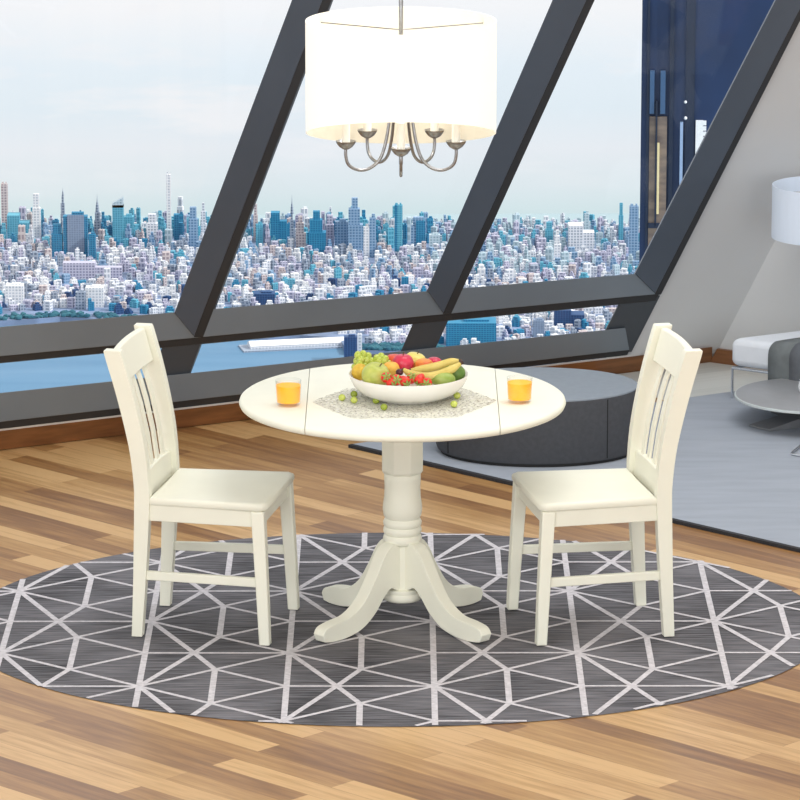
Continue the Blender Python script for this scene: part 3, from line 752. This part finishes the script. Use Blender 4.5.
def facade(name, wall, glass, sx=5.0, sz=4.6, mort=0.2, rough=0.6):
    m, nt, b = newmat(name)
    tc = nt.nodes.new('ShaderNodeTexCoord'); sep = nt.nodes.new('ShaderNodeSeparateXYZ'); nt.links.new(tc.outputs['Object'], sep.inputs[0])
    ad = nt.nodes.new('ShaderNodeMath'); ad.operation = 'ADD'; nt.links.new(sep.outputs['X'], ad.inputs[0]); nt.links.new(sep.outputs['Y'], ad.inputs[1])
    cb = nt.nodes.new('ShaderNodeCombineXYZ'); nt.links.new(ad.outputs[0], cb.inputs['X']); nt.links.new(sep.outputs['Z'], cb.inputs['Y'])
    br = nt.nodes.new('ShaderNodeTexBrick'); br.offset = 0; br.inputs['Scale'].default_value = 1
    br.inputs['Brick Width'].default_value = sx; br.inputs['Row Height'].default_value = sz; br.inputs['Mortar Size'].default_value = mort * min(sx, sz)
    g = tuple(v * .80 for v in lin(glass)[:3]) + (1,); w = tuple(v * .90 for v in lin(wall)[:3]) + (1,)
    br.inputs['Color1'].default_value = g; br.inputs['Color2'].default_value = tuple(v * .8 for v in g[:3]) + (1,); br.inputs['Mortar'].default_value = w
    nt.links.new(cb.outputs[0], br.inputs['Vector'])
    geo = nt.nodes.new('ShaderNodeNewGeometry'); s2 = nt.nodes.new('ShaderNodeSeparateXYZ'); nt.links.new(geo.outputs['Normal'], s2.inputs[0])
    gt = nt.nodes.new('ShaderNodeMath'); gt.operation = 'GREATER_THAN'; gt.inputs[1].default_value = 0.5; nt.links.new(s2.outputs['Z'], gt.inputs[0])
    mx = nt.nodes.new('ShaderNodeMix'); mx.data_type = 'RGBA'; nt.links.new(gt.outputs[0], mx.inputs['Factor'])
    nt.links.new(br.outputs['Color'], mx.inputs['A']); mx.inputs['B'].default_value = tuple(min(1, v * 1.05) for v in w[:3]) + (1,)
    nt.links.new(mx.outputs['Result'], b.inputs['Base Color']); b.inputs['Roughness'].default_value = rough; b.inputs['Specular IOR Level'].default_value = 0.2
    return m
F = {
 'white': facade('white_facade', (244, 246, 250), (196, 206, 220)),
 'bright': facade('bright_facade', (252, 252, 252), (226, 232, 240)),
 'lavender': facade('lavender_grey_facade', (212, 210, 228), (160, 162, 190)),
 'grey': facade('cool_grey_facade', (172, 184, 200), (120, 138, 162)),
 'bluegrey': facade('blue_grey_facade', (156, 186, 214), (106, 150, 190)),
 'teal': facade('teal_glass_facade', (116, 192, 214), (76, 164, 196), 4, 3, .2),
 'deep': facade('deep_teal_facade', (66, 152, 190), (36, 120, 166), 4, 3, .2),
 'beige': facade('pinkish_beige_facade', (226, 214, 212), (184, 170, 176)),
 'navy': facade('navy_facade', (62, 96, 142), (40, 70, 118), 4, 3, .2),
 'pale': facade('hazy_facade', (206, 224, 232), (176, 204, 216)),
 'slab': facade('grey_glass_slab', (150, 168, 192), (138, 158, 184), 4, 3, .2),
}
FK = list(F)

def block_bm(bm, w, d, h, kind, x=0, y=0, z=0, mi=0, rot=0.0):
    """one city block: body with a parapet, a setback or a roof house"""
    c, s = math.cos(rot), math.sin(rot)
    def bx(w_, d_, z0, z1, ox=0, oy=0):
        pts = [(-w_ / 2 + ox, -d_ / 2 + oy), (w_ / 2 + ox, -d_ / 2 + oy), (w_ / 2 + ox, d_ / 2 + oy), (-w_ / 2 + ox, d_ / 2 + oy)]
        prism(bm, [(x + a * c - b * s, y + a * s + b * c, z + z0) for a, b in pts], (0, 0, z1 - z0), mi)
    if kind == 0:
        bx(w, d, 0, h * .92); bx(w * .5, d * .5, h * .92, h, w * .1)
    elif kind == 1:
        bx(w, d, 0, h * .7); bx(w * .72, d * .72, h * .7, h)
    elif kind == 2:
        bx(w, d, 0, h * .5); bx(w * .75, d * .8, h * .5, h * .8, -w * .08); bx(w * .4, d * .5, h * .8, h, -w * .05)
    elif kind == 3:
        bx(w * .55, d, 0, h, -w * .22); bx(w * .5, d * .8, 0, h * .72, w * .25)
    else:
        bx(w, d, 0, h * .96); bx(w * .3, d * .3, h * .96, h, -w * .25); bx(w * .2, d * .4, h * .96, h, w * .25)

# ground, river, far haze
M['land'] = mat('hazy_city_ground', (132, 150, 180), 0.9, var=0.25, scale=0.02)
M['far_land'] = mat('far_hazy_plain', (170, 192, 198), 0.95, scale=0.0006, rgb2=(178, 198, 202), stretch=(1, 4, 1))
M['water'] = mat('river_water', (92, 138, 172), 0.5, scale=0.006, stretch=(.3, 2, 1), rgb2=(108, 150, 182), spec=.2)
M['trees'] = mat('dark_teal_trees', (38, 92, 112), 0.9, scale=0.08, rgb2=(64, 120, 132))
near = [(-2600, 380), (-900, 345), (-200, 326), (0, 321), (60, 317), (100, 319), (150, 324), (215, 334), (300, 335), (340, 338), (346, 350), (440, 352), (520, 372), (900, 380), (3200, 420)]
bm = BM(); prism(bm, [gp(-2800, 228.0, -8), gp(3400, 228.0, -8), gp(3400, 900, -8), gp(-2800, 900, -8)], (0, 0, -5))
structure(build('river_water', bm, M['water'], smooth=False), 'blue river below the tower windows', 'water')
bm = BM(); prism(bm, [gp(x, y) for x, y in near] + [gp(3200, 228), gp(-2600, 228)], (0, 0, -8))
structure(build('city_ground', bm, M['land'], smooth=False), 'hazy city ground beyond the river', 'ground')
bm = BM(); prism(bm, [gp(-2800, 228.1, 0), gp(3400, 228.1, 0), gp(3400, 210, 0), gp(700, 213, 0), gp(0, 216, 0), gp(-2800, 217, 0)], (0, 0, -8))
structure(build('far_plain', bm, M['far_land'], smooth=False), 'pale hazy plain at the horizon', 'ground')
def shore(x):
    for (x0, y0), (x1, y1) in zip(near, near[1:]):
        if x0 <= x <= x1: return y0 + (y1 - y0) * (x - x0) / (x1 - x0)
    return 380

HEROES = []
def hero(name, label, x0, x1, ytop, ybase, fac, kind=0, depth=None, extra=None, rotz=0.0):
    HEROES.append(((x0 + x1) / 2, x1 - x0, ybase, depth or (x1 - x0) * .8))
    p = gp((x0 + x1) / 2, ybase); k = pxm(p); w = (x1 - x0) / k; h = (ybase - ytop) / k / .98; d = depth / k if depth else w * .8
    o_p = empty(name, p, rotz); tag(o_p, label, 'building', 'city towers seen through the glass')
    bm = BM(); block_bm(bm, w, d, h, kind); build('body', bm, F[fac], o_p, smooth=False)
    if extra:
        bm = BM(); nm, fm = extra(bm, w, d, h, k); build(nm, bm, F[fm], o_p, smooth=False)
    return o_p
def spire(hh, fm, r=.22):
    def f(bm, w, d, h, k): lathe(bm, [(w * r, h), (w * r * .7, h + hh * .35 / k), (w * r * .25, h + hh * .6 / k), (0, h + hh / k)], 8); return 'spire', fm
    return f
def panel(fx0, fx1, fz0, fz1, fm, nm='glass_front'):
    def f(bm, w, d, h, k): box(bm, -w / 2 + w * fx0, -w / 2 + w * fx1, -d / 2 - 1.2, -d / 2 + .5, h * fz0, h * fz1); return nm, fm
    return f
def wedge(hh, fm):
    def f(bm, w, d, h, k):
        prism(bm, [(-w / 2, -d / 2, h * .9), (w / 2, -d / 2, h * .9), (w / 2, -d / 2, h + hh / k), (-w / 2, -d / 2, h)], (0, d, 0)); return 'slanted_crown', fm
    return f
H = hero
H('skyscraper', 'thin pinkish-brown skyscraper at the far left of the skyline', 2, 8.5, 182, 232, 'beige', 4)
H('office_block', 'wide teal office block low at the far left of the skyline', 8, 30, 214, 240, 'teal', 3)
H('skyscraper', 'white slab skyscraper with stepped slim top, left skyline', 33, 41, 194, 240, 'bright', 1)
H('skyscraper', 'grey skyscraper with thin mast behind the big framed slab', 61, 66, 196, 232, 'grey', 2, None, spire(9, 'grey'))
H('office_block', 'big grey-blue slab with teal frame, broadest of the left skyline', 64, 88, 212, 256, 'deep', 0, 10, panel(.17, .87, .12, .95, 'slab'))
H('office_block', 'teal block directly left of the framed slab', 52, 63, 224, 256, 'deep', 1)
H('office_block', 'teal block directly right of the framed slab', 89, 96, 232, 258, 'deep', 0)
H('skyscraper', 'slim grey tower with dark pointed spire, left skyline', 94.5, 101, 212, 240, 'grey', 1, None, spire(19, 'grey', .3))
H('skyscraper', 'teal glass skyscraper with slanted crown, left skyline', 113, 124, 203, 242, 'teal', 4, 9, wedge(6, 'pale'))
H('office_block', 'green-teal block right of the slanted-crown tower', 122.5, 134, 214, 240, 'teal', 0)
H('office_block', 'white mid-rise block left of the needle tower', 147, 158, 214, 244, 'white', 1)
H('skyscraper', 'very slender white needle tower, tallest of the left skyline', 167, 171.5, 172, 240, 'bright', 4)
H('office_block', 'teal block right of the white needle tower', 174, 183, 214, 244, 'deep', 3)
H('office_block', 'blue tower beside the left diagonal beam', 189, 198, 207, 246, 'bluegrey', 1)
H('office_block', 'pale tower against the left diagonal beam', 201, 207, 203, 244, 'white', 2)
H('skyscraper', 'slim pinkish tower just right of the left diagonal beam', 253.5, 258, 204, 240, 'beige', 1)
H('office_block', 'teal tower behind the slim pinkish tower', 256, 263, 222, 247, 'teal', 0)
H('skyscraper', 'pair of joined deep teal towers, middle window', 271, 287, 212, 242, 'deep', 3)
H('skyscraper', 'slim grey tower with long needle spire, middle window', 289.8, 294.5, 214, 242, 'grey', 2, None, spire(20, 'grey', .34))
H('skyscraper', 'stepped beige tower right of the needle-spire tower', 296, 306, 216, 250, 'beige', 2)
H('skyscraper', 'deep teal twin-block tower under the chandelier', 309, 326, 211, 252, 'deep', 2)
H('skyscraper', 'lavender-grey tower right of the teal twin-block tower', 326, 334, 215, 246, 'lavender', 1)
H('office_block', 'light blue broad block behind the middle skyline', 335, 348, 219, 248, 'bluegrey', 0)
H('skyscraper', 'tall blue-grey tower on a broad base, middle window', 348, 363, 198, 250, 'bluegrey', 2)
H('skyscraper', 'white tower joined to a blue tower, white half', 363.5, 369.5, 224, 257, 'bright', 0)
H('skyscraper', 'blue tower joined to a white tower, blue half', 369.5, 376, 214, 257, 'bluegrey', 0)
H('skyscraper', 'slender blue glass tower alone right of the middle skyline', 394.5, 402.5, 203, 252, 'teal', 4, 6, panel(.05, .3, 0, .97, 'deep'))
H('office_block', 'blue glass block near the second diagonal beam', 411, 425.5, 217, 246, 'bluegrey', 1, 9, panel(.35, .98, 0, .9, 'deep'))
H('office_block', 'pale grey block left of the second diagonal beam', 429, 440, 233, 249, 'pale', 0)
H('skyscraper', 'slim teal tower tallest at the right of the right window', 618.5, 623, 203, 244, 'teal', 1)
H('skyscraper', 'blue-grey tower beside the dark navy building', 629, 638, 204, 258, 'bluegrey', 4)
H('office_block', 'pale blue tower alone in the right window skyline', 584, 589, 211, 240, 'pale', 0)
H('office_block', 'teal block at the left of the right window skyline', 545, 553, 222, 246, 'teal', 1)
H('skyscraper', 'white stepped tower in the right window', 554, 561, 230, 258, 'bright', 2)
H('office_block', 'bright white block left of centre in the right window', 568, 594, 224, 250, 'white', 3)
H('office_block', 'low royal-blue block at the sill of the middle window', 254, 275, 291, 306, 'navy', 0)
H('office_block', 'tall narrow blue waterfront block above the fruit bowl', 344, 357, 334.5, 356, 'navy', 0)
H('office_block', 'white strip block beside the blue waterfront block', 357.5, 362, 333, 355, 'bright', 4)
H('warehouse', 'large deep teal warehouse at the water right of second beam', 446, 496, 318, 344, 'deep', 0, 30)
H('office_block', 'grey-blue block in the lower right window', 533, 544, 318, 336, 'slab', 0)
H('office_block', 'royal-blue block in the lower right window', 554, 584, 308, 325, 'navy', 3)
H('office_block', 'long lavender low block across the middle of left window', 63, 122, 262, 278, 'lavender', 3, 12)
H('office_block', 'broad bright white block near the left shore', 86, 104, 285, 306, 'bright', 0)
H('office_block', 'broad white low block at the left shore edge', 6, 24, 283, 302, 'bright', 0)
H('office_block', 'blue-grey block beside the broad bright white shore block', 76, 86, 290, 309, 'grey', 0)
# pier shed
p = gp(297, 346.5, -8); k = pxm(p); HEROES.append((297, 120, 345, 70)); o = empty('pier_shed', p, R(12)); tag(o, 'long white roofed pier shed on the river', 'pier')
bm = BM(); L2 = 98 / k; box(bm, -L2 / 2, L2 / 2, -14, 14, 0, 7 / k * .6)
build('shed', bm, F['white'], o, smooth=False)
bm = BM(); prism(bm, [(-L2 / 2, -15, 7 / k * .6), (-L2 / 2, 15, 7 / k * .6), (-L2 / 2, 0, 8 / k)], (L2, 0, 0)); build('roof', bm, F['bright'], o, smooth=False)
bm = BM(); box(bm, -L2 / 2 - 12, L2 / 2 + 4, -26, 20, -1, 2); build('deck', bm, F['grey'], o, smooth=False)

# filler city
def pick(y, x):
    t = (y - 228) / 95
    r = random.random()
    if t < .22: tab = [('teal', .27), ('bluegrey', .2), ('white', .13), ('pale', .1), ('lavender', .1), ('deep', .15), ('beige', .05)]
    elif t < .6: tab = [('white', .24), ('bright', .14), ('lavender', .22), ('grey', .14), ('beige', .09), ('bluegrey', .1), ('teal', .07)]
    else: tab = [('white', .26), ('bright', .26), ('lavender', .14), ('grey', .1), ('deep', .09), ('navy', .05), ('beige', .06), ('teal', .04)]
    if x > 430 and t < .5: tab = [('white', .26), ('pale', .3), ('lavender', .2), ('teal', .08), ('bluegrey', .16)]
    s = 0
    for n, q in tab:
        s += q
        if r < s: return n
    return 'white'
spots = []
y = 229.0
while y < 372:
    x = -70 + random.uniform(0, 5)
    w = 5
    while x < 700:
        sh = shore(x)
        if y < sh - 7:
            t = min(1, (y - 229) / 90)
            w = random.uniform(3.2, 7.0) + 2.2 * t
            if t < .22: h = random.choice([random.uniform(6, 14), random.uniform(10, 24 if x < 430 else 15)])
            elif t < .6: h = random.uniform(5, 13)
            else: h = random.uniform(4, 11)
            if random.random() < .05: h *= 1.5
            if any(abs(x - hx) < (w + hw) / 2 + .5 and abs(y - hy) < 4.0 for hx, hw, hy, hd in HEROES): x += 2; continue
            spots.append((w * h, x, y + random.uniform(-.3, .3), w, h, pick(y, x)))
        x += w + random.uniform(.4, 2.2)
    y += 2.3 + 1.0 * min(1, (y - 229) / 90)
spots.sort(key=lambda s: -s[0])
kept = []; boxes = [(hx, hy, hw * 1.08, hd * 1.2 + 6) for hx, hw, hy, hd in HEROES]
for s in spots:
    x, y, w_ = s[1], s[2], s[3] * 1.13
    if any(abs(x - b[0]) < (w_ + b[2]) / 2 and abs(y - b[1]) * 4.9 < (w_ + b[3]) / 2 for b in boxes): continue
    boxes.append((x, y, w_, w_)); kept.append(s)
spots = kept
def visible(s):
    x, yb, h = s[1], s[2], s[4]; yt = yb - h
    if not (2 < x < 632): return False
    ym = yt + 2
    if ym > ru_top(x) - 2 and not (ru_low(x) < ym < rl_top(x) - 3): return False
    for i in range(3):
        if d_left[i](ym) - 2 < x < d_out[i](ym) + 2: return False
    return x < d_left[2](ym)
LAB = {'white': 'white city block packed among low blocks beyond the window', 'bright': 'bright white city block with plain pale front beyond the window',
 'lavender': 'lavender-grey city block packed among others beyond the window', 'grey': 'cool grey city block packed among others beyond the window',
 'bluegrey': 'blue-grey city block among paler blocks beyond the window', 'teal': 'light teal glassy city block among paler blocks beyond the window',
 'deep': 'deep teal city block among paler blocks beyond the window', 'beige': 'pinkish-beige city block among paler blocks beyond the window',
 'navy': 'small navy-blue city block among paler blocks beyond the window', 'pale': 'pale hazy city block far off beyond the window'}
GRP = {k: k2 + ' city blocks' for k, k2 in dict(white='white', bright='bright white', lavender='lavender-grey', grey='cool grey', bluegrey='blue-grey', teal='light teal', deep='deep teal', beige='pinkish-beige', navy='navy-blue', pale='pale hazy').items()}
NIND = 250; meshes = {}; n_i = 0; rest = []
for s in spots:
    if n_i < NIND and visible(s):
        n_i += 1
        _, x, yb, w, h, f = s
        p = gp(x, yb); k = pxm(p); kind = n_i % 5
        key = (f, kind)
        if key not in meshes:
            bm = BM(); block_bm(bm, 10, 8, 14, kind); ob_ = build('city_block', bm, F[f], smooth=False); meshes[key] = ob_.data
        else:
            ob_ = bpy.data.objects.new('city_block', meshes[key]); col.objects.link(ob_)
        ob_.location = p; ob_.scale = (w / k / 10, w / k / 10, h / k / .98 / 14); ob_.rotation_euler = (0, 0, random.uniform(-.35, .35))
        tag(ob_, LAB[f], 'building', GRP[f])
    else: rest.append(s)
# the same city carries on to either side, seen only from another position
for xa, xb in ((-2000, -75), (712, 2600)):
    y = 229.0
    while y < 340:
        x = xa + random.uniform(0, 6)
        while x < xb:
            wq = random.uniform(5, 10)
            if y < shore(x) - 7: rest.append((0, x, y + random.uniform(-.6, .6), wq, random.uniform(6, 22) if y < 250 else random.uniform(5, 12), pick(y, min(x, 400))))
            x += wq + random.uniform(1, 5)
        y += 5.0
bm = BM()
for s in rest:
    _, x, yb, w, h, f = s; p = gp(x, yb); k = pxm(p)
    block_bm(bm, w / k, w * .8 / k, h / k / .98, random.randrange(5), p.x, p.y, p.z, FK.index(f), random.uniform(-.5, .5))
o = build('distant_city', bm, [F[k] for k in FK], smooth=False)
tag(o, 'dense mass of small distant city blocks filling the view', 'city', kind='stuff')
# shoreline trees
bm = BM()
for i in range(420):
    x = random.choice([random.uniform(-60, 236), random.uniform(362, 445)]); yb = shore(x) - random.uniform(.3, 5.2); p = gp(x, yb); k = pxm(p); r = random.uniform(1.4, 3.2) / k
    v = bmesh.ops.create_icosphere(bm, subdivisions=1, radius=r)['verts']
    for q in v: q.co = Vector((q.co.x * 1.3, q.co.y, q.co.z * .9)) + p + Vector((random.uniform(-1, 1), 0, r * .6))
tag(build('shoreline_trees', bm, M['trees']), 'dark teal band of trees along the river shore', 'trees', kind='stuff')

# dark navy high-rise close outside the right bay
Yn = 60.0
def fx(x, y=200): return aty(x, y, Yn)
kx = lambda x: fx(x).x
kz = lambda y: aty(650, y, Yn).z
tw = empty('navy_high_rise', (kx(640), Yn, kz(420)), -R(3.1)); tag(tw, 'dark navy high-rise with brown window strip close outside right window', 'building')
zb = kz(420); zt = kz(-260)
def bxl(bm, x0, x1, y0, y1, z0, z1): box(bm, x0 - kx(640), x1 - kx(640), y0, y1, z0 - zb, z1 - zb)
M['navy'] = mat('navy_cladding', (10, 44, 88), 0.5, var=0.15, scale=1.2)
M['navy2'] = mat('navy_cladding_dark', (6, 30, 60), 0.5, var=0.15, scale=1.2)
M['brownstrip'] = mat('brown_window_strip', (104, 92, 88), 0.6, scale=2.5, rgb2=(140, 124, 112), stretch=(1, 1, 3))
M['whitestrip'] = mat('white_panel', (240, 244, 250), 0.6)
M['bluestrip'] = mat('pale_blue_panel', (150, 176, 214), 0.6)
M['upwin'] = mat('dim_blue_window', (58, 92, 132), 0.4)
M['gold'] = mat('pale_gold_strip', (236, 220, 170), 0.5)
bm = BM(); bxl(bm, kx(640), kx(790), 0, 5, zb, zt); build('tower_body', bm, M['navy'], tw, smooth=False)
bm = BM(); bxl(bm, kx(668), kx(672), -.06, .05, zb, zt); bxl(bm, kx(684), kx(693), -.06, .05, zb, zt); bxl(bm, kx(645.5), kx(648), -.06, .05, zb, zt); build('dark_pilaster', bm, M['navy2'], tw, smooth=False)
bm = BM(); bxl(bm, kx(648.5), kx(666), -.05, .05, zb, kz(116)); build('window_strip', bm, M['brownstrip'], tw, smooth=False)
bm = BM(); bxl(bm, kx(656.5), kx(658.8), -.08, .05, kz(213), kz(142)); build('light_strip', bm, M['gold'], tw, smooth=False)
bm = BM(); bxl(bm, kx(654.6), kx(656.4), -.09, .05, kz(225), kz(100)); bxl(bm, kx(648.5), kx(667), -.09, .05, kz(227), kz(222)); build('dark_mullion', bm, M['navy2'], tw, smooth=False)
bm = BM(); bxl(bm, kx(648.5), kx(653), -.07, .05, kz(113), kz(70)); bxl(bm, kx(659), kx(664), -.07, .05, kz(113), kz(70)); build('upper_window', bm, M['upwin'], tw, smooth=False)
bm = BM(); bxl(bm, kx(679), kx(682), -.07, .05, kz(186), kz(121)); build('pale_strip', bm, M['bluestrip'], tw, smooth=False)
bm = BM(); bxl(bm, kx(694.5), kx(702), -.07, .05, kz(156), kz(119.5))
for k in range(5): bxl(bm, kx(702), kx(705), -.07, .05, kz(124 + 5.4 * k), kz(120 + 5.4 * k))
build('notched_panel', bm, M['whitestrip'], tw, smooth=False)
bm = BM(); sphere(bm, (kx(684.3) - kx(640), -.06, kz(117) - zb), 1.7 / pxm(fx(684)), .05, 1.7 / pxm(fx(684))); sphere(bm, (kx(684) - kx(640), -.06, kz(101) - zb), 1.5 / pxm(fx(684)), .05, 1.5 / pxm(fx(684))); build('facade_light', bm, M['whitestrip'], tw)

# ------------------------------------------------------------------ world and lights
w = bpy.data.worlds.new('sky'); scene.world = w; w.use_nodes = True; nt = w.node_tree
bg = nt.nodes['Background']
tc = nt.nodes.new('ShaderNodeTexCoord'); sp = nt.nodes.new('ShaderNodeSeparateXYZ'); nt.links.new(tc.outputs['Generated'], sp.inputs[0])
mr = nt.nodes.new('ShaderNodeMapRange'); mr.inputs['From Min'].default_value = -0.20; mr.inputs['From Max'].default_value = -0.13; nt.links.new(sp.outputs['Z'], mr.inputs['Value'])
rp = nt.nodes.new('ShaderNodeValToRGB'); e = rp.color_ramp.elements
e[0].position = 0.0; e[0].color = lin((206, 226, 230)); e[1].position = 1.0; e[1].color = lin((244, 248, 252))
for pos, c in ((.14, (208, 230, 233)), (.24, (224, 236, 241)), (.36, (234, 240, 246)), (.48, (228, 240, 248)), (.60, (232, 243, 251)), (.78, (248, 250, 253))):
    q = e.new(pos); q.color = lin(c)
nt.links.new(mr.outputs[0], rp.inputs['Fac'])
mp = nt.nodes.new('ShaderNodeMapping'); mp.inputs['Scale'].default_value = (22, 22, 110); nt.links.new(tc.outputs['Generated'], mp.inputs['Vector'])
nz = nt.nodes.new('ShaderNodeTexNoise'); nz.inputs['Scale'].default_value = 1.5; nz.inputs['Detail'].default_value = 5; nt.links.new(mp.outputs[0], nz.inputs['Vector'])
cr = nt.nodes.new('ShaderNodeValToRGB'); cr.color_ramp.elements[0].position = .5; cr.color_ramp.elements[1].position = .68; nt.links.new(nz.outputs['Fac'], cr.inputs['Fac'])
hm = nt.nodes.new('ShaderNodeMapRange'); hm.inputs['From Min'].default_value = -.186; hm.inputs['From Max'].default_value = -.172; nt.links.new(sp.outputs['Z'], hm.inputs['Value'])
ml = nt.nodes.new('ShaderNodeMath'); ml.operation = 'MULTIPLY'; nt.links.new(cr.outputs['Color'], ml.inputs[0]); nt.links.new(hm.outputs[0], ml.inputs[1])
m2 = nt.nodes.new('ShaderNodeMath'); m2.operation = 'MULTIPLY'; m2.inputs[1].default_value = .75; nt.links.new(ml.outputs[0], m2.inputs[0])
mx = nt.nodes.new('ShaderNodeMix'); mx.data_type = 'RGBA'; nt.links.new(m2.outputs[0], mx.inputs['Factor']); nt.links.new(rp.outputs['Color'], mx.inputs['A']); mx.inputs['B'].default_value = lin((246, 247, 250))
nt.links.new(mx.outputs['Result'], bg.inputs['Color']); bg.inputs['Strength'].default_value = 1.0

def area(name, loc, tgt, size, power, color=(1, 1, 1), sy=None):
    l = bpy.data.lights.new(name, 'AREA'); l.energy = power; l.color = color; l.size = size
    if sy: l.shape = 'RECTANGLE'; l.size_y = sy
    o = bpy.data.objects.new(name, l); col.objects.link(o); o.location = loc
    o.rotation_euler = (Vector(tgt) - Vector(loc)).to_track_quat('-Z', 'Y').to_euler(); return o
area('key_light', (-1.5, -5.5, 4.8), (0, .3, .4), 4.0, 150, (1, .985, .965))
area('right_fill', (1.4, .6, 5.0), (1.4, 1.6, 0), 3.0, 130, (.97, .985, 1))  # added fill over the right side, no fixture there
area('front_fill', (-4.2, -9.5, 2.0), (-.3, 0, .4), 2.4, 130, (1, .985, .965))  # unseen low fill lamps, added to brighten the table from the front
area('front_fill', (4.2, -9.5, 2.0), (.5, .3, .4), 2.4, 130, (1, .985, .965))
sun = bpy.data.lights.new('sun', 'SUN'); sun.energy = 2.9; sun.angle = .02; sun.color = (1, .98, .95)
so = bpy.data.objects.new('sun', sun); col.objects.link(so); so.rotation_euler = Vector((-.76, .26, -.6)).to_track_quat('-Z', 'Y').to_euler()
pl = bpy.data.lights.new('chandelier_bulb', 'POINT'); pl.energy = 4; pl.color = (1, .95, .87); pl.shadow_soft_size = .08
po = bpy.data.objects.new('chandelier_bulb', pl); col.objects.link(po); po.location = (0.003, 0, 1.86)
scene.view_settings.view_transform = 'Standard'
scene.view_settings.look = 'None'
